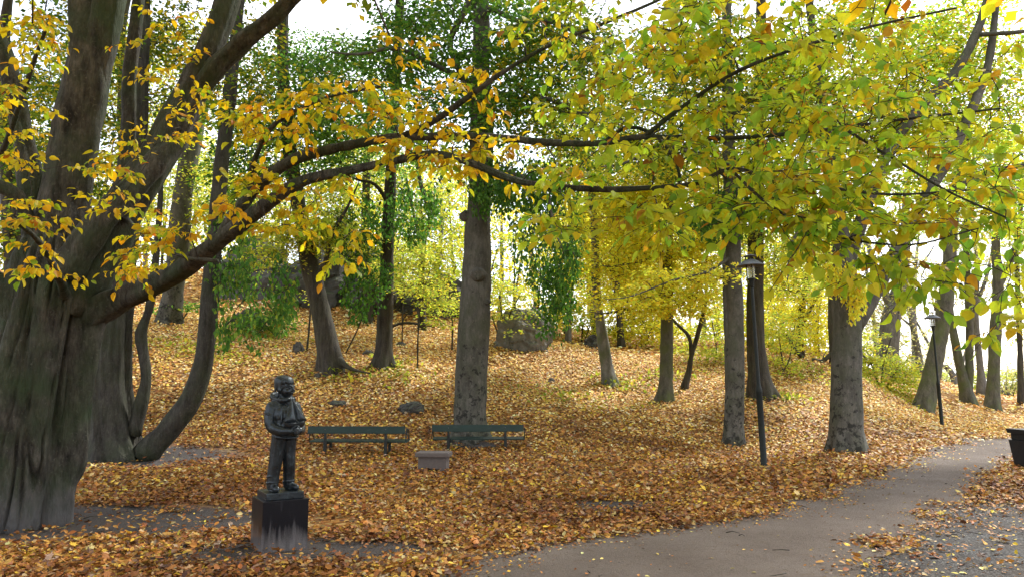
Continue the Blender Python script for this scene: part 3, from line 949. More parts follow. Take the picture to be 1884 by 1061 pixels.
# per tree: (palette, leaf size, template, leaves per spray, spray radius, droop, hang, [(cx, cy, rx, ry, depth behind/ahead a, b, cover)])
CR = {
 'second': [('mix', .10, 'far', 36, .42, .25, 0, [(120, 190, 120, 200, -1, 2, .55), (440, 130, 70, 120, -1, 2, .6), (300, 120, 70, 90, 0, 3, .5), (330, 60, 90, 60, 0, 3, .4)]),
            ('green', .10, 'mid', 26, .42, .4, 1, [(470, 520, 70, 92, -1, 1, .24), (425, 440, 50, 60, -1, 1, .5), (440, 600, 40, 30, -1, 1, .3), (520, 560, 25, 30, -1, 1, .6)])],
 'beech': [('green', .12, 'far', 40, .5, .3, 0, [(880, 90, 190, 110, -2, 2, .95), (800, 240, 110, 70, -2, 1, .4), (740, 60, 70, 80, -1, 2, .5), (640, 110, 60, 50, -1.8, -.5, .3), (930, 200, 60, 60, -2, 2, .6)]),
           ('mix', .12, 'far', 40, .5, .3, 0, [(1030, 130, 110, 140, -2, 2, .9), (1050, 300, 60, 60, -1.5, 0, .5)]),
           ('dgreen', .10, 'mid', 34, .5, .4, 1, [(1010, 430, 60, 110, -2, -.6, .5), (960, 330, 80, 50, -2, -.3, .55), (1020, 550, 42, 46, -1.8, -.6, .4), (905, 330, 45, 40, -1, -.4, .8), (1040, 500, 25, 50, -2, -1, .5)])],
 'midtall': [('green', .12, 'far', 40, .55, .3, 0, [(650, 170, 100, 110, -2, 2, .8), (715, 260, 60, 60, -1, 2, .5), (600, 290, 50, 40, -1, 2, .4)]),
             ('dgreen', .12, 'far', 36, .55, .4, 1, [(690, 470, 40, 84, -1.5, -.5, .38), (655, 400, 44, 60, -1.5, .5, .5), (760, 375, 46, 50, -1.5, .5, .7), (655, 530, 24, 40, -1.5, -.5, .6)])],
 'leanleft': [('green', .12, 'far', 40, .55, .3, 0, [(500, 200, 100, 130, -2, 2, .8), (450, 320, 60, 60, -1, 1, .6), (610, 300, 60, 50, -1, 1, .35), (560, 150, 80, 100, -1, 2, .45)]),
              ('lime', .10, 'far', 40, .5, .15, 0, [(560, 428, 56, 26, -1, -.3, 1.3), (625, 445, 56, 40, -1, 1, .8), (515, 470, 50, 26, -1, 0, .8), (600, 385, 60, 40, -.5, 1, .7)])],
 'greyleft': [('lime', .12, 'far', 36, .6, .2, 0, [(300, 150, 110, 120, -1, 2, .35), (385, 340, 60, 70, -1, 2, .6), (270, 340, 50, 60, -1, 2, .35), (440, 400, 60, 50, -1, 2, .7)])],
 'slimback': [('lime', .12, 'far', 36, .6, .2, 0, [(680, 330, 60, 70, -1, 2, .4), (650, 250, 60, 60, -1, 2, .4)])],
 'slimrock': [('lime', .115, 'far', 40, .55, .12, 0, [(775, 495, 75, 40, -1.5, .5, 1.0), (800, 420, 55, 46, -1, 1, .7), (760, 340, 80, 50, 0, 2, .45), (830, 300, 40, 50, 0, 2, .4)])],
 'curvegrey': [('yellow', .11, 'far', 40, .55, .15, 0, [(1120, 420, 75, 90, -1, 2, 1.3), (1150, 320, 80, 70, -1, 2, 1.1)]),
               ('yg', .11, 'far', 40, .55, .2, 0, [(1090, 230, 90, 80, -1, 2, .7), (1050, 480, 36, 50, 0, 2, .6)])],
 'plain': [('yellow', .105, 'far', 44, .6, .12, 0, [(1230, 380, 110, 95, -1, 2, 1.5), (1215, 552, 105, 26, -2, -.5, 1.5), (1180, 485, 85, 40, -1.5, 1, 1.2), (1305, 460, 55, 50, -1, 1, .9), (1270, 520, 55, 22, -1.5, 0, 1.2)]),
           ('mix', .12, 'far', 40, .6, .2, 0, [(1240, 180, 120, 130, -1, 2, .8)])],
 'knobbly': [('green', .10, 'mid', 30, .42, .3, 1, [(1355, 375, 52, 40, -.8, .3, 1.2), (1290, 410, 40, 30, -1, 0, .8)]),
             ('mix', .105, 'far', 40, .5, .2, 0, [(1340, 170, 140, 140, -1, 2, .8), (1220, 290, 60, 50, -1.5, 0, .5)]),
             ('yellow', .09, 'far', 40, .45, .1, 0, [(1240, 512, 60, 14, -1, -.3, 1.1), (1180, 548, 46, 12, -1.2, -.8, 1.1), (1310, 500, 36, 16, -.8, 0, .9)])],
 'darkbehind': [('lime', .11, 'far', 40, .55, .2, 0, [(1440, 420, 80, 80, -1, 2, .8), (1450, 500, 60, 50, 0, 3, .7)]),
                ('mix', .12, 'far', 40, .55, .2, 0, [(1420, 250, 120, 110, -1, 2, .8)])],
 'rightbig': [('yg', .10, 'far', 44, .5, .2, 0, [(1600, 140, 200, 140, 0, 3, .9), (1790, 130, 130, 140, .5, 3, .75), (1480, 300, 110, 90, -2, 1, .6), (1840, 380, 80, 50, 0, 2, .6), (1640, 280, 110, 80, .5, 3, .7), (1560, 120, 160, 120, -2, 0, .45)]),
              ('yellow', .085, 'mid', 20, .3, .35, 1, [(1572, 535, 16, 36, -.9, -.6, 1.3), (1545, 500, 26, 24, -.9, -.6, .9)])],
 'leanright': [('yg', .11, 'far', 40, .6, .2, 0, [(1770, 290, 90, 90, -1, 2, .7), (1700, 380, 60, 50, 0, 2, .4)])],
 'twin': [('pale', .12, 'far', 30, .6, .2, 0, [(1740, 360, 60, 80, -1, 2, .35), (1790, 430, 50, 60, -1, 2, .2)])],
 'greyright': [('yg', .11, 'far', 40, .55, .2, 0, [(1850, 310, 60, 90, -1, 2, .7), (1870, 440, 30, 50, -1, 1, .4)])],
 'bentfar': [('pale', .13, 'far', 30, .7, .2, 0, [(1800, 480, 60, 90, -1, 2, .25)])],
 'edgethin': [('lime', .11, 'far', 36, .55, .3, 0, [(1872, 520, 24, 110, -1, 1, .6)])],
 'stout': [('pale', .13, 'far', 30, .7, .2, 0, [(1650, 520, 60, 70, -1, 3, .35), (1600, 560, 40, 50, 0, 3, .4)])],
 'duskyback': [('yellow', .115, 'far', 40, .55, .15, 0, [(1455, 545, 60, 50, -1, 1, .7), (1505, 480, 60, 60, -1, 2, .7), (1480, 620, 46, 26, -1, 0, .5)])],
 'darkslim': [('lime', .11, 'far', 36, .55, .2, 0, [(1525, 430, 50, 70, -1, 2, .7)])],
 'forked': [('lime', .10, 'far', 30, .45, .2, 0, [(1295, 540, 40, 40, -.6, .6, .5)])],
 'leftdark': [('mix', .12, 'far', 36, .5, .2, 0, [(40, 240, 70, 130, -1, 2, .6), (0, 430, 50, 60, -.5, 1, .8)])],
 'leftgrey': [('lime', .11, 'far', 36, .5, .2, 0, [(220, 360, 60, 80, -.5, 2, .5), (180, 120, 70, 100, -.5, 2, .5)])],
 'ridgea': [('yellow', .125, 'far', 40, .6, .15, 0, [(1050, 450, 45, 80, -1, 2, .8), (1040, 570, 40, 30, -1, 1, .5)])],
 'ridgeb': [('yellow', .125, 'far', 40, .6, .15, 0, [(1160, 450, 90, 100, 0, 3, 1.5), (1200, 600, 70, 26, -1, 2, .8)])],
 'pollard': [],
}


def do_paths(t, key, spec):
    d0 = spec['d']
    for k, path in enumerate(spec['paths']):
        pts, rad = [], []
        for q in path:
            d = q[3] if len(q) > 3 else d0
            p = P(q[0], q[1], d)
            pts.append(p); rad.append(q[2] / 2 * d * .94 / F)
        if k == 0:
            pts[0][2] = t.base[2]
            pts.insert(0, pts[0] - np.array((0, 0, .4))); rad.insert(0, rad[0] * 1.25)
            rad[1] *= 1.0
            # the part above the picture
            e = pts[-1] - pts[-2]; e /= np.linalg.norm(e)
            e = e * .6 + UP * .5
            top = max(2.0, (13.5 + .5 * t.base[2]) - pts[-1][2])
            pts.append(pts[-1] + e * top * .5); rad.append(rad[-1] * .65)
            pts.append(pts[-2] + e * top + np.array((.4, .2, 0))); rad.append(.03)
        else:
            e = pts[-1] - pts[-2]; e /= np.linalg.norm(e)
            pts.append(pts[-1] + e * .7 + UP * .15); rad.append(rad[-1] * .4)
        big = k == 0 and rad[1] > .22
        sh = None
        if k == 0:
            ph = random.uniform(0, 6)
            zb = t.base[2]

            def sh(rr, th, p, ph=ph, zb=zb):
                lo = np.exp(-np.maximum(p[:, 2] - zb, 0) / .35)[:, None]
                fl = .09 * np.cos(6 * th + p[:, 2, None]) - .20 * np.abs(np.cos(3.5 * th + .5 * p[:, 2, None])) ** 8 if key == 'second' else 0
                return rr * (1 + fl + lo * (.16 * np.cos(5 * th + ph) + .10 * np.cos(3 * th - ph)) + .03 * np.cos(2 * th + ph))
        t.wood('trunk' if k == 0 else 'limb', pts, rad, (64 if key == 'second' else 28) if big else (16 if k == 0 else 10), .16 if big else .22, .05, 40 + k, sh)


def overhead(t, pal='mix', rr=4.2, tau=1.5, size=.24):
    """unseen crown foliage added above the picture, its density set to shade what stands below"""
    top = np.array(t.nodes)[:, 2].max()
    q = np.array(t.nodes)[int(np.array(t.nodes)[:, 2].argmax())]
    n = int(tau * math.pi * rr * rr / (26 * .22 * size ** 2))
    W = []
    for _ in range(n):
        a, r_ = RNG.uniform(0, 6.283), math.sqrt(RNG.uniform()) * rr
        p = np.array((q[0] + r_ * math.cos(a), q[1] + r_ * math.sin(a), q[2] - RNG.uniform(0, 3.5)))
        X, Y, D = project(p)
        if Y < -40: W.append(p)
    t.sprays(W, pal, size, 'far', 26, .8, .25, False, .012)


TREE = {}
for key, spec in TREES.items():
    q = spec['paths'][0][0]
    t = Tree('tree', onground(q[0], q[1], spec['d']), spec['label'], spec['bark'])
    do_paths(t, key, spec)
    for pal, size, kind, per, rad, droop, hang, blobs in CR.get(key, ()):
        W = []
        for cx, cy, rx, ry, a, b, tau in blobs:
            W += blob_pts(cx, cy, rx, ry, spec['d'] + a, spec['d'] + b, tau, size, per)
        t.sprays(W, pal, size, kind, per, rad, droop, bool(hang), .004 + spec['d'] * .0003)
    if key not in ('pollard', 'forked', 'bentfar', 'edgethin', 'stout'):
        overhead(t, tau=.25 if key in ('plain', 'curvegrey', 'ridgea', 'ridgeb', 'forked', 'slimrock') else (.5 if t.base[0] > 5 else 1.4))
    t.finish()
    TREE[key] = t

# burls on the grey beech
tb = TREE['beech']
for px, py, rw, dep in ((880, 505, .20, 17.93), (857, 398, .17, 18.2), (897, 555, .09, 18.0)):
    bm = bmesh.new()
    bmesh.ops.create_icosphere(bm, subdivisions=3, radius=1)
    c = P(px, py, dep) - tb.base
    for v in bm.verts:
        n_ = mnoise.noise(v.co * 2.2) * .22
        ring = -.35 * math.exp(-((v.co.x ** 2 + v.co.z ** 2) / .10)) if v.co.y < 0 else 0
        v.co = v.co * (1 + n_)
        v.co = Vector((v.co.x * rw, v.co.y * rw * .6 - ring * rw * .6, v.co.z * rw * .85)) + Vector(c)
    me = bpy.data.meshes.new('burl'); bm.to_mesh(me); bm.free()
    me.polygons.foreach_set('use_smooth', [True] * len(me.polygons))
    add('burl', me, M['beech'], tb.root)

# ------------------------------------------------------------------ the old hornbeam at the left
HB = Tree('tree', onground(44, 965, 8.5), 'huge old tree with fluted trunk at the left edge, its branches crossing the whole view', 'hornbeam')
fl1, fl2, fl3 = FN(71, 3, 1.6), FN(72, 3, 1.5), FN(73, 3, 2.2)


def flute(rr, th, p):
    z = p[:, 2, None]
    tw = th[None] + .10 * np.sin(z * 1.3) + .06 * np.sin(z * 3.1 + 1)
    lo = np.exp(-np.maximum(z, 0) / .55)
    s_ = .06 * np.cos(7 * tw + .4 + .7 * np.sin(z * .9)) + .04 * np.cos(11 * tw + z * .6) + .05 * np.cos(4 * tw - .7)
    f3 = np.stack([np.cos(th)[None] * 5 + 0 * z, np.sin(th)[None] * 5 + 0 * z, z * 1.1 + 0 * th[None]], -1)
    s_ = s_ + .05 * fl1(f3) - .25 * np.exp(-(fl2(f3 * .62) / .17) ** 2) * (.65 + .35 * np.sin(z * 2.1 + 3 * th[None])) - .15 * np.exp(-(fl3(f3 * (1, 1, .8)) / .22) ** 2) * (.6 + .4 * np.sin(z * 3.3 - 2 * th[None]))
    root = lo * (.07 * np.cos(9 * tw + .3) + .04 * np.cos(5 * tw + 1))
    return rr * (1 + s_ * 1.25 + root)


def hbpath(path, d0=8.5):
    pts = [P(q[0], q[1], q[3] if len(q) > 3 else d0) for q in path]
    rad = [q[2] / 2 * (q[3] if len(q) > 3 else d0) / F for q in path]
    return pts, rad


pts, rad = hbpath([(26, 965, 164), (36, 925, 166), (46, 870, 170), (56, 780, 174), (74, 680, 162), (90, 600, 158), (100, 540, 165), (106, 480, 150), (108, 440, 110)])
pts[0][2] = 0.0
pts.insert(0, pts[0] - np.array((0, 0, .3))); rad.insert(0, rad[0] * 1.15)
HB.wood('trunk', pts, rad, 180, .045, .02, 5, flute, quiet=True)


def soft(rr, th, p):
    return rr * (1 + .07 * np.cos(3 * th + p[:, 0, None] * 2) + .05 * np.cos(5 * th + p[:, 2, None] * 1.3) - .05 * np.abs(np.sin(4 * th + p[:, 2, None])) ** 6)


LIMBS = [
 [(62, 590, 80), (70, 500, 64), (72, 420, 52), (56, 330, 44), (36, 220, 37), (12, 120, 32), (-20, 20, 28), (-70, -150, 20), (-120, -300, 8)],
 [(104, 560, 120), (112, 460, 104), (122, 380, 90), (137, 290, 84), (152, 200, 80), (163, 120, 70), (160, 60, 56), (150, 0, 46), (140, -150, 32), (130, -320, 10)],
 [(146, 260, 66), (172, 150, 62), (190, 70, 58), (203, 0, 56), (226, -140, 44), (250, -330, 12)],
 [(150, 520, 56, 9.0), (190, 450, 40, 9.2), (220, 370, 31, 9.3), (236, 270, 28, 9.4), (238, 150, 26, 9.4), (252, 30, 24, 9.4), (268, -120, 16, 9.4)],
 [(120, 560, 110), (165, 490, 96), (212, 410, 86), (262, 335, 72), (312, 255, 62), (352, 170, 55), (386, 90, 50), (418, 0, 44), (452, -140, 32), (480, -300, 10)],
 [(345, 190, 44), (392, 130, 39, 8.4), (452, 72, 35, 8.3), (508, 26, 31, 8.2), (556, -24, 26, 8.1), (640, -130, 14, 8)],
 [(120, 500, 62, 8.2), (190, 405, 48, 8.1), (262, 330, 46, 8.2), (330, 255, 40, 8.4)],
 [(70, 668, 44, 8.6), (118, 614, 60, 8.6), (178, 572, 56, 8.5), (235, 545, 47, 8.35), (288, 521, 40, 7.95), (345, 488, 37, 7.5), (420, 430, 30, 7), (500, 370, 24, 6.5), (560, 332, 20, 6.2), (650, 313, 17, 5.9), (730, 295, 15, 5.6), (800, 284, 14, 5.4), (870, 302, 13, 5.2), (960, 335, 12, 5), (1100, 348, 11, 4.8), (1200, 345, 9.5, 4.7), (1283, 337, 9, 4.6), (1345, 310, 8, 4.55), (1424, 330, 7, 4.5), (1520, 345, 6, 4.4), (1640, 358, 5, 4.4), (1780, 350, 3, 4.4)],
 [(408, 440, 28, 7.1), (456, 362, 25, 6.8), (530, 300, 22, 6.5), (610, 275, 19, 6.2), (700, 257, 17, 5.9), (790, 252, 15, 5.7), (900, 252, 14, 5.4), (1000, 262, 13, 5.1), (1100, 264, 12, 4.9), (1185, 252, 10, 4.7), (1283, 255, 9, 4.6), (1400, 251, 8, 4.5), (1550, 235, 7, 4.4), (1660, 220, 6, 4.4), (1840, 200, 4, 4.4)],
 [(80, 600, 84, 8.4), (20, 548, 66, 8.3), (-30, 525, 62, 8.2), (-90, 480, 55, 8), (-180, 400, 40, 8)],
 [(64, 440, 28, 8.3), (30, 360, 24, 8.1), (-20, 335, 22, 8), (-90, 300, 16, 8)],
 [(735, 255, 13, 5.8), (800, 222, 12, 5.7), (860, 180, 11, 5.6), (930, 130, 9, 5.5), (1010, 85, 8, 5.4), (1120, 40, 7, 5.2), (1260, -20, 5, 5)],
 [(1185, 252, 9, 4.7), (1265, 190, 8, 4.5), (1360, 130, 7, 4.3), (1480, 85, 6, 4.1), (1600, 50, 5, 4), (1760, 15, 4, 3.9)],
 [(1110, 264, 8, 4.9), (1150, 235, 7, 4.9), (1200, 246, 6, 4.9), (1245, 300, 6, 4.75), (1250, 345, 5, 4.7)],
 [(1345, 312, 6, 4.55), (1400, 365, 5, 4.4), (1470, 410, 4.5, 4.3), (1560, 440, 4, 4.2), (1680, 450, 3.5, 4.1), (1800, 420, 3, 4)],
 [(1550, 235, 6, 4.4), (1640, 290, 5, 4.2), (1740, 350, 4, 4.1), (1850, 400, 3.5, 4)],
 [(225, 395, 12, 8.45), (262, 432, 9, 7.8), (330, 470, 7, 6.9), (400, 480, 7, 6.6)],
 [(130, 570, 22, 8.5), (108, 510, 16, 7.8), (72, 445, 11, 6.9), (20, 400, 7, 6.3)],
 [(-20, 335, 12, 8), (20, 240, 10, 7.4), (60, 120, 8, 7), (90, 40, 6, 6.8)],
 [(456, 362, 14, 6.8), (470, 290, 10, 6.5), (510, 225, 8, 6.2), (600, 180, 6, 6), (700, 160, 5, 5.8)],
]
for k, l in enumerate(LIMBS):
    pts, rad = hbpath(l)
    big = max(rad) > .1
    HB.wood('limb', pts, rad, 40 if big else 10, .09 if big else .10, .05 if big else .09, 60 + k, soft if big else None)

NEAR = [  # cx, cy, rx, ry, d0, d1, sprays, palette
 (50, 50, 80, 60, 5.8, 7, 10, 'gold'), (40, 180, 60, 70, 5.8, 7, 6, 'gold'), (60, 390, 70, 30, 5.6, 6.4, 6, 'gold'), (70, 470, 50, 40, 5.6, 6.6, 4, 'gold'),
 (200, 300, 80, 30, 6, 7, 5, 'gold'), (215, 365, 60, 24, 6, 7, 3, 'gold'), (230, 440, 60, 30, 6, 7, 4, 'gold'), (290, 235, 50, 50, 6.4, 7.6, 5, 'gold'), (330, 440, 80, 40, 6, 7, 8, 'gold'),
 (260, 490, 56, 22, 6, 7, 4, 'gold'), (310, 80, 70, 80, 7, 8.4, 10, 'gold'), (350, 200, 50, 50, 7, 8, 4, 'gold'), (20, 300, 40, 50, 6, 7, 3, 'gold'),
 (520, 220, 120, 50, 5.6, 6.6, 17, 'gold'), (640, 185, 110, 44, 5.4, 6.3, 12, 'gold'), (770, 250, 120, 46, 5.2, 6, 14, 'gold'), (490, 370, 90, 50, 5.8, 6.8, 12, 'gold'), (585, 355, 60, 46, 5.6, 6.4, 6, 'gold'),
 (650, 440, 46, 50, 5.2, 5.8, 3, 'gold'), (560, 420, 50, 20, 5.6, 6.2, 3, 'gold'), (880, 150, 70, 50, 5.2, 5.8, 5, 'gold'), (950, 290, 90, 44, 4.8, 5.4, 8, 'gold'), (850, 280, 60, 40, 5, 5.6, 5, 'gold'),
 (745, 85, 30, 40, 5.5, 6, 2, 'gold'), (1050, 60, 100, 70, 4.6, 5.4, 12, 'yg'), (1090, 180, 90, 60, 4.5, 5.2, 8, 'yg'), (1060, 345, 60, 30, 4.3, 5, 5, 'yg'), (1050, 410, 60, 26, 4.2, 4.7, 5, 'yg'),
 (1200, 70, 130, 90, 4.1, 5.2, 22, 'yg'), (1360, 80, 150, 100, 3.8, 5, 20, 'yg'), (1560, 90, 170, 110, 3.7, 4.8, 16, 'yg'), (1770, 90, 110, 90, 3.7, 4.8, 4, 'yg'),
 (1210, 240, 120, 80, 4.2, 5, 18, 'yg'), (1390, 250, 150, 90, 4, 5, 32, 'yg'), (1580, 260, 160, 100, 3.9, 4.9, 24, 'yg'), (1770, 270, 130, 90, 3.8, 4.8, 14, 'yg'),
 (1250, 370, 120, 50, 4.1, 4.9, 14, 'yg'), (1440, 370, 130, 60, 4, 4.8, 24, 'yg'), (1600, 395, 130, 54, 3.9, 4.7, 18, 'yg'), (1770, 390, 110, 50, 3.9, 4.6, 11, 'yg'),
 (1600, 490, 70, 40, 4, 4.5, 5, 'yg'), (1680, 505, 50, 40, 3.9, 4.5, 6, 'yg'), (1850, 500, 30, 60, 3.9, 4.4, 3, 'yg'), (1810, 470, 50, 26, 4, 4.5, 2, 'yg'), (1500, 440, 60, 36, 4, 4.6, 6, 'yg'),
 (1280, 30, 40, 30, 2.6, 2.9, 2, 'yg'), (1840, 590, 34, 16, 3.9, 4.3, 2, 'yg'),
]
W = []
for cx, cy, rx, ry, d0, d1, n, pal in NEAR:
    for _ in range(int(n * (1.2 if pal == 'yg' else 1.3) + .5)):
        a, r_ = RNG.uniform(0, 6.283), math.sqrt(RNG.uniform())
        W.append((P(cx + rx * r_ * math.cos(a), cy + ry * r_ * math.sin(a), RNG.uniform(d0, d1)), pal))
N0 = np.array(HB.nodes)
def clear(p):
    X, Y, D = project(p)
    return not (1335 < X < 1425 and 430 < Y < 900) and not (1690 < X < 1745 and Y > 555)


W = [q for q in W if clear(q[0])]
W.sort(key=lambda q: ((N0 - q[0]) ** 2).sum(1).min())
acc = [[] for _ in range(5)]
for w_, pal in W:
    L = random.uniform(.16, .30)
    # the tip carries on past w_ and droops
    N = np.array(HB.nodes)
    a = N[((N - w_) ** 2).sum(1).argmin()]
    d = w_ - a
    d = d / (np.linalg.norm(d) + 1e-6)
    d = d + RNG.normal(0, .35, 3); d[2] = d[2] * .5 - .12
    d /= np.linalg.norm(d)
    tip = w_ + d * L - UP * L * .12
    HB.twig(w_, .0032, tip)
    side = np.cross(d, UP); side /= np.linalg.norm(side) + 1e-6
    lines = [(w_ - d * .12, tip, 8)]
    for sg in (-1, 1):
        if random.random() < .8:
            b = w_ + d * L * random.uniform(-.2, .5)
            e = b + (d * .6 + side * sg * .8 + UP * random.uniform(-.35, .12)) * L * random.uniform(.5, .9)
            HB.tw.tube([b - HB.base, (b + e) / 2 - HB.base + UP * .01, e - HB.base], [.0026, .002, .0014], 3, .1)
            lines.append((b, e, 5))
    hue = pick(pal, 1, .05)[0]
    for b, e, n in lines:
        n = max(3, n + random.randint(-2, 1))
        t_ = (np.arange(n) + .6) / n
        dd = (e - b) / np.linalg.norm(e - b)
        sd = np.cross(dd, UP); sd /= np.linalg.norm(sd) + 1e-6
        sg = np.where(np.arange(n) % 2 == 0, 1., -1.)
        pos = b + (e - b) * t_[:, None] + RNG.normal(0, .006, (n, 3))
        ax = dd * .55 + sd * (sg * RNG.uniform(.5, 1.0, n))[:, None] + RNG.normal(0, .28, (n, 3))
        ax[:, 2] -= RNG.uniform(.15, .95, n)
        ax[-1] = dd + np.array((0, 0, -.4))
        no = RNG.normal(0, .5, (n, 3)) + np.array((0, -.35, .9))
        c = pick(pal, n, .12)
        k = RNG.uniform(size=n) < .45
        c[k] = c[k] * .4 + hue * .6
        for q, v in zip(acc, (pos - HB.base, ax, no, np.clip(RNG.normal(.077, .015, n), .042, .115), c)): q.append(v)
pos, ax, no, sc, col = (np.concatenate(q) for q in acc)
X, Y, D = project(pos + HB.base)
ok = ~((X > 1338) & (X < 1398) & (Y > 452) & (Y < 620)) & ~((X > 1692) & (X < 1738) & (Y > 566) & (Y < 640))          # the lamp hangs free of leaves
pos, ax, no, sc, col, X, Y, D = (q[ok] for q in (pos, ax, no, sc, col, X, Y, D))
size = sc / np.maximum(D, .1) * ((X > 5) & (X < 1879) & (Y > 5) & (Y < 700))
big = np.argsort(-size)[:300]
rest = np.ones(len(pos), bool); rest[big] = False
ri = np.flatnonzero(rest)
for kind, q in (('near', ri[::2]), ('curl', ri[1::2])):
    add('foliage', leaves_mesh('foliage', pos[q], ax[q], no[q], sc[q], col[q], kind, RNG.uniform(.9, 1.25, len(q))), M['leaf'], HB.root, 'stuff')
LM = []
for k in range(4):
    V, Fs = TM[('near', 'curl')[k % 2]]
    V = V.copy(); V[:, 0] *= (.92, 1.0, 1.1, 1.18)[k]; V[:, 2] += (-.16, -.05, .06, -.1)[k] * V[:, 1] ** 2
    me = mesh_data('leaf', V, Fs, False); me.materials.append(M['leafobj'])
    LM.append(me)
B = frames(ax[big], no[big])
for k, i_ in enumerate(big):
    o = bpy.data.objects.new('leaf', LM[k % 4])
    COL.objects.link(o)
    o.parent = HB.root
    mt = Matrix.Identity(4)
    for c_ in range(3):
        for r_ in range(3): mt[r_][c_] = B[k, c_, r_] * sc[i_]
        mt[c_][3] = pos[i_][c_]
    o.matrix_basis = mt
    o.color = (*col[i_], 1)
# unseen coarse foliage added over the camera to shade the near ground
W = []
for _ in range(620):
    p = np.array((RNG.uniform(-9, 7.5), RNG.uniform(-3, 11), RNG.uniform(5.2, 10)))
    if p[0] > 1 and p[1] > 2 and RNG.uniform() < .35: continue
    X, Y, D = project(p)
    if D < .3 or Y < -90: W.append(p)
HB.sprays(W, 'gold', .23, 'far', 44, .75, .2, False, .008)
HB.finish()

# ------------------------------------------------------------------ saplings and far trees
SAP = [ # d, label, stems, palette, size, blobs
 (23.0, 'bare thin sapling stem with yellow leaves on the slope before the rock ledge', [[(768, 664, 6), (770, 600, 5), (776, 550, 4), (790, 500, 3)]], 'lime', .10, [(795, 545, 46, 20, .8), (760, 520, 40, 20, .5)]),
 (27.0, 'bushy yellow sapling in front of the pale boulder', [[(922, 641, 9), (924, 590, 7), (918, 540, 5)], [(930, 640, 7), (938, 580, 5), (955, 545, 4)], [(925, 640, 6), (905, 580, 4)]], 'lime', .11, [(935, 560, 54, 34, .42), (962, 596, 36, 16, .3), (915, 530, 40, 26, .45)]),
 (24.3, 'thin dark stake-like stem left of the leaning slope tree', [[(564, 650, 7), (568, 610, 6), (572, 560, 5)]], 'lime', .09, [(572, 545, 12, 10, .3)]),
 (26.0, 'low leafy sapling just left of the beech trunk', [[(832, 622, 6), (832, 590, 5), (828, 560, 4)]], 'lime', .11, [(818, 575, 36, 26, .5)]),
 (25.0, 'spindly sapling between the straight slope tree and the rocks', [[(722, 625, 5), (721, 570, 4), (718, 530, 3)]], 'lime', .10, [(720, 500, 36, 20, .6)]),
 (26.0, 'spindly sapling nearest the dark rocks, right of the straight slope tree', [[(740, 620, 4), (741, 570, 4), (745, 530, 3)]], 'lime', .10, [(750, 470, 40, 24, .7)]),
 (27.5, 'low green leafed young tree at the foot of the pale left tree', [[(330, 600, 6), (318, 580, 4), (300, 570, 3)], [(330, 600, 6), (345, 575, 4)]], 'green', .14, [(308, 582, 32, 14, 1.4), (345, 570, 26, 20, .8)]),
 (26.5, 'low green bushy plants around the stone left of the leaning tree', [[(470, 608, 6), (468, 580, 4)], [(500, 606, 6), (505, 582, 4)], [(440, 606, 5), (436, 585, 4)]], 'green', .12, [(470, 594, 60, 16, 1.2), (500, 585, 30, 16, .8)]),
 (27.0, 'yellow green thicket on the bank right of the thick rough tree', [[(1440, 715, 6), (1440, 670, 5), (1432, 610, 3)], [(1436, 715, 5), (1452, 660, 4), (1462, 600, 3)]], 'lime', .11, [(1440, 690, 34, 34, .9), (1440, 610, 40, 40, .6)]),
 (30.0, 'pale bush on the bank right of the big grey path tree', [[(1622, 715, 8), (1625, 670, 5), (1640, 620, 3)], [(1620, 715, 7), (1600, 660, 4)], [(1626, 715, 7), (1655, 670, 4)]], 'lime', .12, [(1625, 680, 52, 34, 1.1), (1660, 700, 30, 20, .9), (1600, 640, 30, 30, .6)]),
 (29.0, 'thin bush with few leaves on the ridge left of the knobbly tree', [[(1316, 690, 5), (1318, 640, 4), (1310, 590, 3)]], 'lime', .11, [(1315, 610, 40, 50, .5), (1280, 640, 40, 20, .4)]),
 (34.0, 'yellow bush on the ridge between the bending and the brown green tree', [[(1180, 640, 6), (1180, 610, 5)], [(1184, 640, 5), (1200, 600, 4)]], 'yellow', .13, [(1180, 605, 60, 34, 1.0), (1130, 620, 30, 20, .8)]),
 (34.0, 'green yellow bush along the ridge right of the dark angular rock', [[(1070, 640, 6), (1072, 600, 5)], [(1074, 640, 5), (1085, 600, 4)]], 'lime', .13, [(1075, 600, 40, 36, .8)]),
 (35.5, 'yellow bush on the ridge behind the thick rough tree', [[(1420, 655, 6), (1420, 620, 5)], [(1424, 655, 5), (1400, 610, 4)]], 'yellow', .13, [(1420, 600, 60, 50, .9), (1340, 600, 40, 30, .6)]),
 (31.0, 'thin young tree with scattered yellow leaves right of the dusky ridge tree', [[(1508, 664, 5), (1505, 600, 4), (1512, 540, 3)]], 'yellow', .11, [(1508, 600, 30, 60, .5)]),
]
for d, lab, stems, pal, size, blobs in SAP:
    b = onground(stems[0][0][0], stems[0][0][1], d)
    t = Tree('sapling', b, lab, 'rough', 'sapling' if 'bush' not in lab and 'plants' not in lab and 'thicket' not in lab else 'bush')
    if t.root['category'] == 'bush': t.root.name = 'bush'
    for st in stems:
        pts = [P(x, y, d) for x, y, w_ in st]
        pts[0][2] = Hs(pts[0][0], pts[0][1]) - .1
        t.wood('stem', pts, [w_ * .3 * d / F for _, _, w_ in st], 6, .2, .12, 3)
    W = []
    for cx, cy, rx, ry, tau in blobs:
        W += blob_pts(cx, cy, rx, ry, d - .8, d + .8, tau, size, 30)
    t.sprays(W, pal, size, 'far', 30, .4, .12, False, .006)
    t.finish()

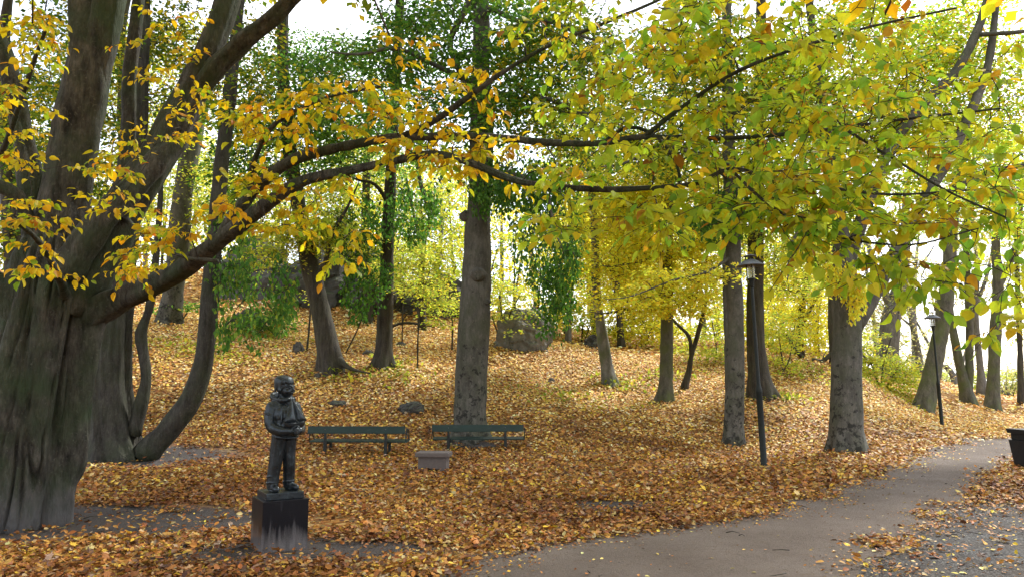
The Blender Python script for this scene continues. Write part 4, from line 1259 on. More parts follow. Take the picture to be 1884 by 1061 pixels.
g = np.random.default_rng(55)
for k, (px, d) in enumerate(((385, 35), (440, 37), (520, 36), (600, 37), (660, 35.5), (720, 37), (770, 34), (835, 35), (890, 36), (945, 34.5), (990, 36.5), (1040, 35.5), (1095, 37), (1150, 36), (1215, 37), (1270, 36), (1325, 37.5), (1385, 36), (1440, 37.5), (1500, 38), (1545, 37), (230, 35), (290, 36))):
    x = (px - CX) / F * d
    b = np.array((x, d, Hs(x, d)))
    t = Tree('young_tree', b, 'bushy yellow green young tree along the top of the ridge', 'rough', 'young tree', 'young trees along the ridge')
    h = g.uniform(4.0, 6.5)
    for q in range(2):
        dv = g.normal(0, .35, 2)
        t.wood('stem', [b - (0, 0, .2), b + (dv[0] * .3, dv[1] * .3, h * .35), b + (dv[0] * 1.2, dv[1] * 1.2, h * .9)], [.06, .045, .015], 6, .4, .04, k)
    W = []
    for _ in range(30):
        ph, rr, hh = g.uniform(0, 6.28), math.sqrt(g.uniform()) * 1.7, g.uniform(.12, 1.05)
        W.append(b + np.array((math.cos(ph) * rr, math.sin(ph) * rr, h * hh)))
    t.sprays(W, ('lime', 'yellow', 'lime', 'mix', 'yellow')[k % 5], .16, 'far', 40, .65, .12, False, .008)
    t.finish()

# many slender trees on the far side of the ridge: nothing tells them apart
g = np.random.default_rng(77)
FARX = [(-60, 46, 8), (60, 44, 8), (150, 48, 8), (260, 42, 9), (345, 50, 9), (430, 44, 8), (500, 46, 8), (585, 50, 9), (640, 43, 8), (700, 48, 8), (745, 52, 8), (800, 44, 9), (860, 49, 8), (915, 45, 8), (985, 50, 8), (1030, 46, 9),
        (1095, 44, 8), (1165, 50, 8), (1215, 45, 8), (1290, 48, 9), (1345, 44, 8), (1390, 52, 8), (1445, 46, 8), (1500, 50, 8), (1560, 46, 9), (1608, 48, 10), (1672, 52, 10), (1688, 47, 8), (1725, 56, 9)]
for k, (px, d, wpx) in enumerate(FARX):
    x = (px - CX) / F * d
    b = np.array((x, d, Hs(x, d)))
    t = Tree('slender_tree', b, 'slender far-off tree with thin pale crown beyond the ridge', 'farbark', 'tree', 'slender trees on the far side of the ridge')
    h = g.uniform(9, 13)
    ln = g.normal(0, .05, 2)
    pts = [b + np.array((ln[0] * q * h + .15 * math.sin(q * 7 + k), ln[1] * q * h, q * h)) for q in (-.03, .2, .45, .7, 1)]
    r0 = wpx / 2 * d / F * g.uniform(.8, 1.5)
    t.wood('trunk', pts, [r0 * 1.2, r0, r0 * .8, r0 * .55, .03], 8, .5, .05, k)
    for q in range(5):
        a = pts[2] + (pts[4] - pts[2]) * g.uniform(-.2, .8)
        ph = g.uniform(0, 6.28)
        dv = np.array((math.cos(ph), math.sin(ph), 1.0))
        t.wood('limb', [a, a + dv * 1.1, a + dv * np.array((1.9, 1.9, 2.3))], [r0 * .4, r0 * .28, .015], 5, .6, .03, q)
    W = []
    right = px > 1560
    for _ in range(16 if right else 66):
        ph, rr = g.uniform(0, 6.28), g.uniform(0, 3.2)
        W.append(b + np.array((math.cos(ph) * rr, math.sin(ph) * rr, g.uniform(2.0 if right else .8, h))))
    pal = 'pale' if right else ('lime', 'yellow', 'pale', 'mix')[k % 4]
    t.sprays(W, pal, .17 if right else .225, 'far', 34 if right else 38, .8, .2, False, .010)
    t.finish()

# pale shrubs beyond the right rise, and the far shore
for k, (px, d) in enumerate(((1590, 47), (1618, 50), (1650, 46), (1676, 52), (1705, 49), (1728, 54), (1560, 48), (1845, 58), (1878, 56))):
    x = (px - CX) / F * d
    b = np.array((x, d, Hs(x, d)))
    t = Tree('shrub', b, 'pale twiggy shrub beyond the rise at the right', 'farbark', 'shrub', 'pale shrubs beyond the rise')
    for q in range(9):
        a = g.uniform(0, 6.28)
        dv = np.array((math.cos(a) * .8, math.sin(a) * .8, 1)) * g.uniform(1.3, 2.6)
        t.wood('stem', [b - (0, 0, .1), b + dv * .5 + (0, 0, .2), b + dv + g.normal(0, .2, 3)], [.04, .028, .01], 5, .5, 0, q)
    W = [b + np.array((g.normal(0, .9), g.normal(0, .9), g.uniform(.4, 2.8))) for _ in range(34)]
    t.sprays(W, 'pale', .13, 'far', 22, .6, .2, False, .010)
    t.finish()
hx = np.linspace(-60, 420, 60); hy = np.array((285, 300, 330, 380.))
HX, HY = np.meshgrid(hx, hy)
prof = (4.5 + 3.0 * FN(41, 1, .02)(hx[:, None]) + .8 * FN(42, 1, .11)(hx[:, None])) * sstep(-60, 60, hx)
HZ = np.stack([-2 + 0 * hx, -1 + prof * .8, prof + 1, prof - 2])
i, j = np.meshgrid(np.arange(3), np.arange(59), indexing='ij'); a = (i * 60 + j).ravel()
m, nt, bs = new_mat('far_wooded_shore')
tcn = nt.nodes.new('ShaderNodeTexCoord'); n1 = nz(nt, tcn.outputs['Object'], .25, 6)
r = ramp(nt, [(.35, (.10, .12, .12)), (.65, (.18, .19, .17))]); nt.links.new(n1.outputs[0], r.inputs[0]); nt.links.new(r.outputs[0], bs.inputs['Base Color'])
add('far_hill', mesh_data('far_hill', np.stack([HX.ravel(), HY.ravel(), HZ.ravel()], 1), [np.stack([a, a + 1, a + 61, a + 60], 1)]), m, kind='structure')

# green hedge far off at the right, and a far wooded shore
hg = Tree('hedge', (22.5, 62, Hs(22.5, 62) - .2), 'bright green hedge far off behind the trees at the right', 'twig', 'hedge')
for x in np.arange(26, 44, 1.2):
    hg.wood('stem', [(x, 62, Hs(x, 62) - .3), (x + .1, 62, Hs(x, 62) + .9)], [.05, .03], 5, .5, 0, 1)
W = [np.array((RNG.uniform(25, 45), RNG.uniform(61, 63), Hs(35, 62) + RNG.uniform(.2, 2.1))) for _ in range(240)]
hg.sprays(W, 'lime', .2, 'far', 60, .7, .1, False, .01, twigs=False)
hg.finish()
for q in hg.root.children:
    pass
SX0, SY0 = -2.27, 7.44

# ------------------------------------------------------------------ rocks
m, nt, bs = new_mat('mossy_rock')
tc = nt.nodes.new('ShaderNodeTexCoord')
oi = nt.nodes.new('ShaderNodeObjectInfo')
n1 = nz(nt, tc.outputs['Object'], 2.2, 7, .65); n2 = nz(nt, tc.outputs['Object'], 14, 6, .7); n3 = nz(nt, tc.outputs['Object'], 1.3, 3)
r = ramp(nt, [(.3, (.025, .024, .024)), (.7, (.10, .097, .094))]); nt.links.new(n1.outputs[0], r.inputs[0])
c = mixc(nt, mrange(nt, n2.outputs[0], .5, .75, 0, .5), r.outputs[0], (.035, .034, .033))
c = mixc(nt, 1.0, c, oi.outputs['Color'], 'MULTIPLY')
ge = nt.nodes.new('ShaderNodeNewGeometry'); sx = nt.nodes.new('ShaderNodeSeparateXYZ'); nt.links.new(ge.outputs['Normal'], sx.inputs[0])
mo = mathn(nt, 'MULTIPLY', mrange(nt, sx.outputs[2], .3, .9), mrange(nt, n3.outputs[0], .42, .6))
c = mixc(nt, mathn(nt, 'MULTIPLY', mo, .7), c, (.06, .075, .025))
nt.links.new(c, bs.inputs['Base Color']); bs.inputs['Roughness'].default_value = .9
bump(nt, bs, n2.outputs[0], .8, .04)
M['rock'] = m
for k, (px, py, wp, hp, d, lab, shade) in enumerate(ROCKS):
    b = onground(px, py, d)
    rw, rh = wp / 2 * d / F, hp * d / F
    bm = bmesh.new()
    bmesh.ops.create_icosphere(bm, subdivisions=5 if wp > 40 else 4, radius=1)
    o_ = Vector((k * 7.3, k * 3.1, 0))
    for v in bm.verts:
        c = v.co.copy()
        n_ = mnoise.fractal(c * 1.1 + o_, 1.0, 2.0, 5) * .34
        cell = mnoise.cell(c * 2.3 + o_) * .10
        c = c * (1 + n_ + cell)
        c.z = max(c.z, -.5)
        # bedded rock: flat shelves
        c.z = c.z * .8 + .2 * round(c.z * 3) / 3
        v.co = Vector((c.x * rw * .95, c.y * rw * (.8 if wp < 60 else .55), c.z * rh * .82 + rh * .08))
    me = bpy.data.meshes.new('rock'); bm.to_mesh(me); bm.free()
    o = add('rock' if wp > 40 else 'stone', me, M['rock'])
    o.location = b
    o.rotation_euler = (0, 0, random.uniform(-.4, .4))
    o.color = (shade, shade, shade, 1)
    tag(o, lab, 'rock' if wp > 40 else 'stone')

# a fallen branch on the bank and a dead one leaning
for pts, d, lab in (([(1495, 683, 9), (1512, 664, 8), (1530, 650, 7), (1548, 640, 5)], 28.5, 'broken dark branch lying on the bank beside the slim dark trunk'),
                    ([(1478, 674, 8), (1462, 640, 7), (1445, 615, 5)], 29.0, 'dead bough leaning against the bank by the dusky ridge tree'),
                    ([(636, 655, 3), (660, 600, 2.6), (668, 560, 2)], 24.5, 'bent bare sucker stem growing left of the straight slope tree'),
                    ([(700, 590, 5), (740, 594, 5), (800, 600, 4)], 28.2, 'thin dead branch lying in front of the dark rock ledge')):
    mb = MB()
    p = [P(x, y, d - .1 * i_) for i_, (x, y, w_) in enumerate(pts)]
    p[0][2] = Hs(p[0][0], p[0][1])
    if 'lying in' in lab or 'lying on' in lab:
        for q in p: q[2] = max(Hs(q[0], q[1]) + .05, q[2])
    mb.tube(p, [w_ / 2 * d / F for _, _, w_ in pts], 8, .15, .08, 4)
    mb.tube([p[1], p[1] + np.array((.1, 0, .25)), p[1] + np.array((.3, .1, .45))], [.03, .02, .01], 5, .1)
    tag(add('dead_branch', mb.data('dead_branch'), M['rough']), lab, 'branch')

# twigs and short sticks lying among the leaves and on the path
mb = MB()
for _ in range(260):
    y = RNG.uniform(5.8, 22); x = RNG.uniform(-.7, .7) * y
    if abs(x - SX0) < .5 and abs(y - SY0) < .5: continue
    a = RNG.uniform(0, 6.28); L = RNG.uniform(.05, .2)
    el, er = edges_at(y)
    if el < x < er and RNG.uniform() < .6: continue
    q = np.array((x, y, Hs(x, y) + .03)); dv = np.array((math.cos(a), math.sin(a), 0)) * L
    sd = np.array((-dv[1], dv[0], 0)) * .2
    mb.tube([q, q + dv * .5 + sd + (0, 0, .012), q + dv], [.005, .004, .002], 4, .2)
add('ground_twigs', mb.data('ground_twigs'), M['twig'], kind='stuff')

# low green weeds on the slope: nobody could count them
pos = []
for px, py, d, sx_, n in ((1030, 725, 22.5, 1.6, 260), (330, 640, 23.5, 1.6, 300), (420, 655, 23, 1.0, 160), (720, 665, 23.2, .7, 140), (1140, 690, 25, .9, 220), (1500, 690, 27, 1.6, 420), (1320, 660, 29, 1.6, 260),
                          (1600, 720, 28.5, 1.6, 420), (1440, 745, 22.3, .7, 150), (640, 680, 22, .9, 120), (740, 690, 22, .8, 120), (1230, 690, 26.5, 1.4, 220), (480, 620, 26, 1.6, 260), (1650, 715, 30, 1.2, 260)):
    b = P(px, py, d)
    q = RNG.normal(0, 1, (n, 2)) * (sx_ * .6, sx_ * .45) + b[:2]
    pos.append(np.stack([q[:, 0], q[:, 1], H(q[:, 0], q[:, 1]) + np.abs(RNG.normal(.06, .06, n))], 1))
pos = np.concatenate(pos); n = len(pos)
ax = RNG.normal(0, .7, (n, 3)); ax[:, 2] = np.abs(ax[:, 2]) * .6
no = RNG.normal(0, .4, (n, 3)); no[:, 2] += 1
add('weeds', leaves_mesh('weeds', pos, ax, no, RNG.uniform(.08, .2, n), pick('lime', n, .2) * .75, 'far', RNG.uniform(.5, 1, n)), M['leaf'], kind='stuff')

# ------------------------------------------------------------------ paint, metal, stone
def paint_mat(name, col, rough=.4, metal=0.0, wear=(.2, .2, .19), wearf=.15, scale=18, bumpd=.002, stretch=(1, 1, 1)):
    m, nt, bs = new_mat(name)
    tc = nt.nodes.new('ShaderNodeTexCoord')
    mp = nt.nodes.new('ShaderNodeMapping'); mp.inputs['Scale'].default_value = stretch
    nt.links.new(tc.outputs['Object'], mp.inputs[0])
    n1 = nz(nt, mp.outputs[0], scale, 6, .65); n2 = nz(nt, mp.outputs[0], scale * .2, 4)
    c = mixc(nt, mrange(nt, n1.outputs[0], .55, .75, 0, wearf), col, wear)
    c = mixc(nt, mrange(nt, n2.outputs[0], .35, .65, 0, .4), c, tuple(x * .6 for x in col))
    nt.links.new(c, bs.inputs['Base Color'])
    nt.links.new(mrange(nt, n1.outputs[0], .3, .7, rough - .1, rough + .2), bs.inputs['Roughness'])
    bs.inputs['Metallic'].default_value = metal
    if metal == 0: bs.inputs['Specular IOR Level'].default_value = .3
    bump(nt, bs, n1.outputs[0], .4, bumpd)
    return m


M['green_paint'] = paint_mat('dark_green_paint', (.010, .028, .024), .42, stretch=(.3, 1, 1))
M['iron'] = paint_mat('dark_iron', (.012, .016, .016), .5, .3)
M['pole'] = paint_mat('black_green_pole', (.006, .010, .009), .55, .0)
M['shade'] = paint_mat('grey_lamp_shade', (.085, .092, .10), .4, .4, wearf=.3)
M['binplastic'] = paint_mat('black_bin', (.012, .012, .016), .5, bumpd=.001)
M['granite'] = paint_mat('red_grey_granite', (.115, .096, .092), .8, wear=(.23, .20, .19), wearf=.7, scale=90, bumpd=.004)
M['bronze'] = paint_mat('dark_patinated_bronze', (.024, .031, .038), .32, .6, wear=(.15, .21, .24), wearf=.4, scale=20, bumpd=.006)
# black granite with splashed earth at its foot
m, nt, bs = new_mat('black_granite')
tc = nt.nodes.new('ShaderNodeTexCoord'); sx = nt.nodes.new('ShaderNodeSeparateXYZ'); nt.links.new(tc.outputs['Object'], sx.inputs[0])
mp = nt.nodes.new('ShaderNodeMapping'); mp.inputs['Scale'].default_value = (1, 1, .12); nt.links.new(tc.outputs['Object'], mp.inputs[0])
n1 = nz(nt, mp.outputs[0], 24, 5, .6); n2 = nz(nt, tc.outputs['Object'], 120, 5, .7)
c = mixc(nt, mrange(nt, n2.outputs[0], .5, .75, 0, .3), (.007, .007, .010), (.035, .035, .042))
hz = mathn(nt, 'ADD', sx.outputs[2], mathn(nt, 'MULTIPLY', n1.outputs[0], -.42))
c = mixc(nt, mathn(nt, 'MULTIPLY', mrange(nt, hz, .02, -.22, 0, 1), mrange(nt, n2.outputs[0], .25, .65, .35, 1)), c, (.20, .185, .19))
c = mixc(nt, mathn(nt, 'MULTIPLY', mrange(nt, n1.outputs[0], .55, .75, 0, .5), .5), c, (.10, .10, .115))
nt.links.new(c, bs.inputs['Base Color']); bs.inputs['Roughness'].default_value = .3; bs.inputs['Specular IOR Level'].default_value = .16
M['blackgranite'] = m
m, nt, bs = new_mat('lamp_glass')
bs.inputs['Base Color'].default_value = (.75, .78, .8, 1); bs.inputs['Roughness'].default_value = .25
bs.inputs['Transmission Weight'].default_value = .75; bs.inputs['IOR'].default_value = 1.15
M['glass'] = m

# ------------------------------------------------------------------ pedestal and statue
SX, SY = -2.27, 7.44
ANG = R(32)
TURN = R(14)
ped = empty('pedestal', (SX, SY, 0), 'black granite block with muddy foot carrying the bronze boy', 'pedestal', rz=ANG)
mb = MB(); mb.box((0, 0, .225), (.435, .435, .49))
add('block', mb.data('block', False, .006), M['blackgranite'], ped)
st = empty('statue', (SX, SY, .471), 'dark bronze statue of a boy hugging a toy sailing boat', 'statue', rz=ANG)
mb = MB(); mb.box((0, 0, .032), (.36, .36, .066)); me = mb.data('plinth', False, .007)
add('plinth', me, M['bronze'], st)
Z0 = .065


class Clay:
    """overlapping lumps, later fused into one continuous skin"""
    def __init__(s):
        s.bm = bmesh.new()

    def ell(s, c, r, rot=(0, 0, 0), sub=3):
        g = bmesh.ops.create_icosphere(s.bm, subdivisions=sub, radius=1)
        from mathutils import Euler
        mt = Matrix.Translation(c) @ Euler([R(a) for a in rot]).to_matrix().to_4x4() @ Matrix.Diagonal((*r, 1))
        bmesh.ops.transform(s.bm, matrix=mt, verts=g['verts'])

    def cap(s, pts, rad, n=14, step=.012):
        q, r = crom(pts, rad, step)
        for i in range(0, len(q)):
            pass
        V, Fs = tube(pts, rad, n, step)
        vs = [s.bm.verts.new(v) for v in V]
        for f in Fs:
            for k in f: s.bm.faces.new([vs[i] for i in k])
        for p, rr in ((pts[0], rad[0]), (pts[-1], rad[-1])): s.ell(p, (rr, rr, rr), sub=2)

    def fuse(s, name, voxel, smooth=2):
        me = bpy.data.meshes.new(name); s.bm.to_mesh(me); s.bm.free()
        o = bpy.data.objects.new('tmp', me); COL.objects.link(o)
        md = o.modifiers.new('r', 'REMESH'); md.mode = 'VOXEL'; md.voxel_size = voxel
        ms = o.modifiers.new('s', 'SMOOTH'); ms.iterations = smooth; ms.factor = .5
        dg = bpy.context.evaluated_depsgraph_get()
        out = bpy.data.meshes.new_from_object(o.evaluated_get(dg))
        bpy.data.objects.remove(o); bpy.data.meshes.remove(me)
        out.name = name
        out.polygons.foreach_set('use_smooth', [True] * len(out.polygons))
        return out


b = Clay()
# legs in wide creased trousers, the left foot a little apart and turned out
b.cap([(-.066, 0, .53), (-.070, -.004, .40), (-.078, -.006, .27), (-.086, .006, .15), (-.090, .01, .055)], [.088, .080, .069, .063, .061])
b.cap([(.066, 0, .53), (.068, -.012, .40), (.074, -.024, .27), (.086, -.006, .15), (.090, .0, .055)], [.088, .079, .067, .060, .060])
for sx_, y0 in ((-.09, .01), (.09, 0)):
    for z, rr, dx in ((.10, .064, .01), (.135, .0645, -.008), (.075, .065, -.01)):
        b.ell((sx_ + dx * .4, y0, z), (rr, rr, .013), (8 if dx > 0 else -9, 6, 0))
    b.cap([(sx_ * .55, -.078, .47), (sx_ * .8, -.075, .36), (sx_ * 1.15, -.06, .24)], [.008, .012, .007], 8)
    b.cap([(sx_ * 1.5, -.03, .44), (sx_ * 1.35, -.05, .30), (sx_ * .9, -.062, .2)], [.007, .010, .006], 8)
for s_, yaw in ((-1, -10), (1, 14)):
    c, q = math.cos(R(yaw)), math.sin(R(yaw))
    bx = s_ * .09
    b.cap([(bx, .03, .032), (bx + q * .04, -.03, .033), (bx + q * .10, -.105, .026)], [.036, .040, .033], 12)
    b.ell((bx + q * .04, -.03, .010), (.044, .085, .012), (0, 0, yaw))
# jacket
b.ell((0, 0, .545), (.152, .118, .07)); b.ell((0, 0, .515), (.150, .116, .030))
b.ell((0, -.006, .63), (.158, .126, .13)); b.ell((0, -.004, .74), (.170, .125, .13)); b.ell((0, .03, .78), (.14, .09, .12))
b.cap([(-.125, .008, .805), (0, .012, .835), (.125, .008, .805)], [.072, .075, .072])
b.cap([(-.145, -.055, .520), (-.06, -.112, .512), (.06, -.114, .512), (.145, -.055, .520)], [.012] * 4, 8)
b.cap([(-.03, -.118, .80), (-.05, -.128, .70), (-.07, -.125, .60)], [.006, .009, .005], 8)
b.cap([(-.10, -.10, .80), (-.112, -.10, .70), (-.118, -.085, .64)], [.010, .013, .007], 8)
# turned-up collar, standing away at the nape
for k in range(30):
    a = k / 30 * 2 * math.pi
    bk = (math.sin(a) + 1) / 2
    b.ell((.104 * math.cos(a) * (1 + .18 * bk), .004 + .092 * math.sin(a) * (1 + .5 * bk), .868 + .035 * bk - .012 * math.cos(a * 2)), (.024, .024, .026 + .022 * bk), sub=2)
b.cap([(-.02, -.08, .855), (.03, -.105, .80)], [.022, .012], 10)
b.cap([(0, .01, .84), (.004, 0, .93)], [.055, .05])
# head, turned a little further to the right of the body
hz, hy = 1.0, -.012
ht = R(24)


def hd(x, y, z):
    return (x * math.cos(ht) - y * math.sin(ht), x * math.sin(ht) + y * math.cos(ht) + hy, z + hz)


hr = (0, 0, 24)
b.ell(hd(0, .012, .018), (.078, .092, .088), hr); b.ell(hd(0, -.028, -.035), (.064, .066, .066), hr); b.ell(hd(0, -.055, -.078), (.034, .030, .022), hr)
for s_ in (-1, 1):
    b.ell(hd(s_ * .040, -.062, -.040), (.024, .022, .022), hr)          # cheeks
    b.ell(hd(s_ * .031, -.079, -.004), (.017, .010, .009), hr)          # eyes below the brow
    b.cap([hd(s_ * .012, -.090, .010), hd(s_ * .034, -.086, .017), hd(s_ * .055, -.066, .010)], [.007, .009, .006], 8)
    b.ell(hd(s_ * .080, .004, -.018), (.012, .021, .030), hr)           # ears
b.cap([hd(0, -.090, .006), hd(0, -.104, -.020), hd(0, -.108, -.028)], [.007, .009, .010], 8)
b.ell(hd(-.010, -.098, -.031), (.009, .009, .007), hr); b.ell(hd(.010, -.098, -.031), (.009, .009, .007), hr)
b.cap([hd(-.022, -.084, -.054), hd(0, -.094, -.051), hd(.022, -.084, -.054)], [.004, .006, .004], 8)
b.cap([hd(-.018, -.082, -.064), hd(0, -.091, -.065), hd(.018, -.082, -.064)], [.004, .0055, .004], 8)
# arms wrapped round the boat
b.cap([(-.165, .012, .80), (-.196, .016, .70), (-.190, .0, .625), (-.135, -.085, .582), (-.055, -.158, .580)], [.062, .058, .055, .048, .038])
b.cap([(.165, .012, .80), (.192, .0, .70), (.182, -.03, .625), (.135, -.11, .582), (.075, -.165, .580)], [.062, .058, .055, .048, .038])
for z, rr in ((.70, .060), (.74, .061), (.66, .058)):
    b.ell((-.194, .014, z), (rr, rr, .010), (14, 12, 0)); b.ell((.19, .0, z), (rr, rr, .010), (14, -12, 0))
b.ell((-.12, -.10, .58), (.012, .047, .047), (0, 0, 35)); b.ell((-.085, -.132, .58), (.011, .043, .043), (0, 0, 40)); b.ell((.12, -.125, .58), (.011, .046, .046), (0, 0, -35))
# hands: palm, four fingers, thumb each
b.ell((-.022, -.172, .580), (.034, .019, .030), (0, 8, 18)); b.ell((.045, -.178, .580), (.032, .019, .030), (0, -8, -16))
for k in range(4):
    z = .603 - .0155 * k
    l_ = (.94, 1.05, 1.0, .8)[k]
    b.cap([(-.004, -.190, z), (.026 * l_, -.201, z - .004), (.052 * l_, -.196, z - .010)], [.0088, .0082, .0066], 8, .008)
    b.cap([(.030, -.199, z + .006), (.004, -.209, z + .002), (-.018 * l_, -.206, z - .006)], [.0086, .008, .0064], 8, .008)
b.cap([(-.03, -.18, .605), (-.012, -.192, .624), (.010, -.194, .632)], [.011, .010, .008], 8, .008)
b.cap([(.055, -.186, .605), (.042, -.196, .622), (.022, -.198, .628)], [.011, .010, .008], 8, .008)
for v in b.bm.verts:                                   # a slight boy: narrow below the chin, the belly pushed out
    k = 1 - min(1, max(0, (v.co.z - .86) / .08))
    v.co.x *= 1 - .19 * k * min(1, max(.3, v.co.z / .5))
    v.co.y -= .045 * math.exp(-((v.co.z - .60) / .17) ** 2) * (v.co.z > .2)
me = b.fuse('figure', .0052, 0)
o = add('figure', me, M['bronze'], st); o.location = (0, 0, Z0); o.rotation_euler = (0, 0, TURN)
# bowl-cut hair as a cap of strands
h = Clay()
h.ell(hd(0, .018, .026), (.081, .093, .084), hr)
for k in range(30):
    a = (k + .25 * math.sin(k * 5.1)) / 30 * 2 * math.pi
    c_, s_ = math.cos(a), math.sin(a)
    front = max(0, -s_)
    low = .034 + .006 * math.sin(k * 2.7) if front > .35 else (-.040 + .010 * math.sin(k * 1.9) if s_ > -.1 else -.012)
    p0 = hd(.012 * c_, .03 + .014 * s_, .114)
    p1 = hd(.062 * c_, .02 + .072 * s_, .092)
    p2 = hd(.080 * c_, .014 + .090 * s_, .055)
    p3 = hd(.082 * c_, .012 + .092 * s_, low)
    h.cap([p0, p1, p2, p3], [.009, .0115, .0105, .005], 6, .02)
mh = h.fuse('hair', .0048, 0)
# keep the face free: drop what hangs in front below the fringe
o = add('hair', mh, M['bronze'], bpy.data.objects[o.name]); o.name = 'hair'
figure = o.parent
# toy boat held against the chest
boat = MB()
HN = 15
prof = []
for k in range(HN):
    t_ = k / (HN - 1) * 2 - 1
    wd = .050 * (1 - abs(t_) ** 2.4) ** .7 + .003
    dp = .050 * (1 - abs(t_) ** 3) ** .6 + .012
    sh = .014 * t_ * t_
    for a in np.linspace(-math.pi / 2, math.pi / 2, 9):
        prof.append((t_ * .118, wd * math.sin(a), sh - dp * math.cos(a)))
V = np.array(prof); n9 = 9
ii, jj = np.meshgrid(np.arange(HN - 1), np.arange(n9 - 1), indexing='ij')
a_ = (ii * n9 + jj).ravel()
deck = [[(k * n9, k * n9 + n9 - 1, (k + 1) * n9 + n9 - 1, (k + 1) * n9) for k in range(HN - 1)]]
boat.put(V, [np.stack([a_, a_ + 1, a_ + 1 + n9, a_ + n9], 1)] + deck)
ho = add('toy_boat', boat.data('toy_boat', False), M['bronze'], st)
ho.location = (.018 * math.cos(TURN) + .194 * math.sin(TURN), -.194 * math.cos(TURN) + .030 * math.sin(TURN), Z0 + .655); ho.rotation_euler = (0, R(-3), R(3) + TURN)
mb = MB(); mb.tube([(0.025, -.004, -.01), (.018, .028, .12), (.010, .070, .275)], [.0062, .006, .0045], 8, .05)
add('mast', mb.data('mast'), M['bronze'], ho)


def sail(name, p, th=.007):
    n = 8
    A, B_, C_ = (np.array(q) for q in p)
    V = []
    for lay in (0, 1):
        for i_ in range(n + 1):
            for j_ in range(n + 1 - i_):
                u, v = i_ / n, j_ / n
                q = A * (1 - u - v) + B_ * u + C_ * v
                q = q + np.array((0, -1, 0)) * (.020 * 6.75 * u * v * (1 - u - v) * 4 + (th if lay == 0 else 0))
                V.append(q)
    idx = {}; c_ = 0
    for i_ in range(n + 1):
        for j_ in range(n + 1 - i_):
            idx[i_, j_] = c_; c_ += 1
    T_ = []
    for i_ in range(n):
        for j_ in range(n - i_):
            T_.append((idx[i_, j_], idx[i_ + 1, j_], idx[i_, j_ + 1]))
            if i_ + j_ < n - 1: T_.append((idx[i_ + 1, j_], idx[i_ + 1, j_ + 1], idx[i_, j_ + 1]))
    T2 = [(a + c_, d + c_, b + c_) for a, b, d in T_]
    E = []
    loop = [idx[i_, 0] for i_ in range(n)] + [idx[n - j_, j_] for j_ in range(n)] + [idx[0, n - j_] for j_ in range(n)]
    for k in range(len(loop)):
        a, b = loop[k], loop[(k + 1) % len(loop)]
        E.append((a, a + c_, b + c_, b))
    me = mesh_data(name, np.array(V), [np.array(T_ + T2), np.array(E)], True)
    return add(name, me, M['bronze'], ho)


sail('main_sail', [(.012, -.008, .012), (-.125, -.006, .012), (.004, .062, .262)])
sail('jib', [(.028, -.008, .012), (.128, -.004, .016), (.014, .058, .235)])

# ------------------------------------------------------------------ benches, seen from behind
def bench(name, px, py, d, rz, label, arms):
    b = onground(px, py, d)
    t = empty(name, b, label, 'bench', 'dark green park benches', rz)
    W_ = 2.06
    mb = MB(); mb.box((0, 0, 0), (W_, .032, .155), Matrix.Rotation(R(-9), 3, 'X'))
    o = add('back_plank', mb.data('back_plank', False, .006), M['green_paint'], t); o.location = (0, -.02, .535)
    for k in range(4):
        mb = MB(); mb.box((0, 0, 0), (W_ + .02 , .088, .032))
        o = add('seat_slat', mb.data('seat_slat', False, .005), M['green_paint'], t); o.location = (.02, .10 + .098 * k, .285 + .006 * k)
    for x in (-.66, .62):
        mb = MB()
        mb.box((x, -.005, .14), (.062, .075, .36))                    # thick foot
        mb.tube([(x, .0, .28), (x, -.012, .42), (x, -.002, .60)], [.034, .028, .022], 8, .06)
        mb.box((x, .25, .245), (.05, .42, .04))
        mb.box((x, .43, .12), (.055, .06, .30))
        add('support', mb.data('support', False, .004), M['iron'], t)
        mb = MB(); mb.lathe([(.0, 0), (.012, 0), (.010, .006), (0, .008)], 10, caps=False)
        o = add('bolt', mb.data('bolt'), M['shade'], t); o.location = (x, -.037, .545); o.rotation_euler = (R(90), 0, 0)
    for x, kind in arms:
        mb = MB()
        s = 1 if x > 0 else -1
        if kind == 'scroll':
            an = np.linspace(0, 1.75 * math.pi, 16)
            mb.tube([(x, .16 + .085 * math.cos(a - .6), .46 + .085 * math.sin(a - .6)) for a in an], [.011] * 16, 6, .03)
            mb.tube([(x, .08, .30), (x, .09, .40), (x, .16, .545), (x, .30, .53), (x, .42, .50), (x, .43, .30)], [.013] * 6, 6, .05)
        else:
            mb.tube([(x, .0, .52), (x, .2, .525), (x, .42, .51)], [.014] * 3, 6, .1)
            mb.tube([(x - .02, .05, .30), (x, .04, .52)], [.011] * 2, 6, .1); mb.tube([(x + .0, .40, .30), (x, .10, .52)], [.011] * 2, 6, .1)
        add('armrest', mb.data('armrest'), M['iron'], t)
    return t


bench('park_bench', 655, 834, 15.8, R(-2), 'left dark green bench, standing behind the bronze boy', ((1.03, 'scroll'), (-1.0, 'straight')))
bench('park_bench', 879, 831, 16.9, R(1.5), 'right dark green bench with its back to us in front of the thick grey tree', ((1.06, 'straight'), (-1.02, 'straight')))

# granite block near the benches
b = onground(798, 863, 13.4)
t = empty('stone_block', b, 'squat pinkish granite block with wider top between the benches', 'stone block', rz=R(-5))
mb = MB(); mb.box((0, 0, .325), (.60, .42, .085)); add('cap_stone', mb.data('cap_stone', False, .022), M['granite'], t)
mb = MB(); mb.box((0, 0, .185), (.50, .34, .21)); mb.box((-.19, 0, .035), (.118, .335, .095)); mb.box((.19, 0, .035), (.118, .335, .095)); mb.box((0, .03, .04), (.27, .2, .085))
add('body', mb.data('body', False, .008), M['granite'], t)

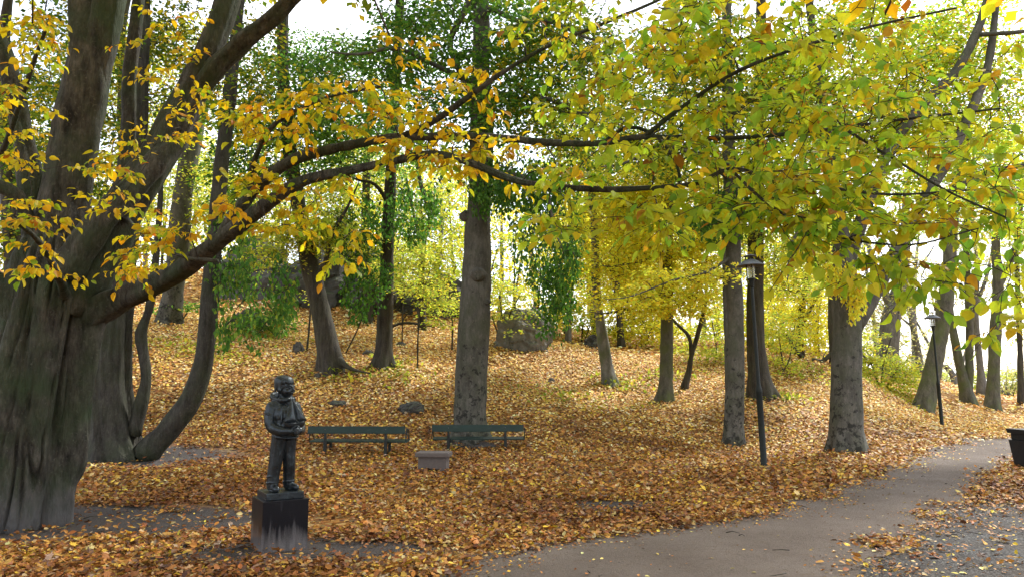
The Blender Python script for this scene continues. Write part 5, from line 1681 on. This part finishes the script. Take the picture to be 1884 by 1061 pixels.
# ------------------------------------------------------------------ lamp posts
def lamp(px, py, d, h, lean, label):
    b = onground(px, py, d)
    t = empty('lamp_post', b, label, 'lamp post', 'lamp posts along the path')
    s = h / 3.95
    mb = MB()
    mb.lathe([(.075, -.1), (.072, .02), (.058, .05), (.056, 1.36), (.060, 1.37), (.060, 1.41), (.040, 1.50), (.034, 1.54), (.031, h - .62), (.031, h - .60)], 18)
    add('pole', mb.data('pole'), M['pole'], t)
    mb = MB(); mb.lathe([(.034, h - .62), (.042, h - .60), (.05, h - .50), (.075, h - .47), (.078, h - .445), (.0, h - .44)], 20)
    add('collar', mb.data('collar'), M['pole'], t)
    mb = MB(); mb.lathe([(.066, h - .445), (.070, h - .43), (.070, h - .16)], 24, caps=False)
    add('lamp_glass', mb.data('lamp_glass'), M['glass'], t)
    for k in range(3):
        a = k * 2.094 + .5
        mb = MB(); mb.tube([(.078 * math.cos(a), .078 * math.sin(a), h - .46), (.078 * math.cos(a), .078 * math.sin(a), h - .03)], [.008, .008], 6, .2)
        add('rod', mb.data('rod'), M['pole'], t)
    mb = MB(); mb.lathe([(.07, h - .105), (.12, h - .13), (.250, h - .212), (.255, h - .209), (.255, h - .202), (.13, h - .115), (.075, h - .085)], 32)
    add('lamp_shade', mb.data('lamp_shade'), M['shade'], t)
    mb = MB(); mb.lathe([(.088, h - .035), (.118, h - .03), (.120, h - .018), (.06, h), (.02, h + .012)], 24)
    add('cap', mb.data('cap'), M['shade'], t)
    t.rotation_euler = (0, lean, 0)
    return t


lamp(1406, 858, 13.85, 3.95, R(-1.6), 'near dark lamp post with grey shade at the path edge beside the knobbly tree')
lamp(1734, 791, 24.0, 3.72, R(-1.3), 'far small lamp post in front of the leaning mossy tree')

# litter bin at the right edge
b = onground(1857 + 42, 859, 13.7)
t = empty('litter_bin', b, 'black tapered litter bin at the right edge of the path', 'litter bin', rz=R(4))


def frustum(mb, z0, z1, w0, w1):
    mb.box((0, 0, (z0 + z1) / 2), (w0, w0, z1 - z0), taper=w1 / w0)


mb = MB(); frustum(mb, 0, .535, .37, .475); add('bin_body', mb.data('bin_body', False, .02), M['binplastic'], t)
mb = MB(); frustum(mb, .534, .655, .400, .410); add('grip_recess', mb.data('grip_recess', False, .01), M['binplastic'], t)
mb = MB(); frustum(mb, .654, .705, .485, .500); mb.box((0, 0, .72), (.512, .512, .030)); add('rim', mb.data('rim', False, .008), M['binplastic'], t)
for k in range(5):
    mb = MB(); mb.box((-.14 + .07 * k, -.213 , .26), (.014, .012, .44), Matrix.Rotation(R(5.6), 3, 'X'))
    add('rib', mb.data('rib', False), M['binplastic'], t)
print('TRIS', sum(sum(len(p.vertices) - 2 for p in o.data.polygons) if len(o.data.polygons) < 3000 else len(o.data.loops) - 2 * len(o.data.polygons) for o in SC.objects if o.type == 'MESH'))
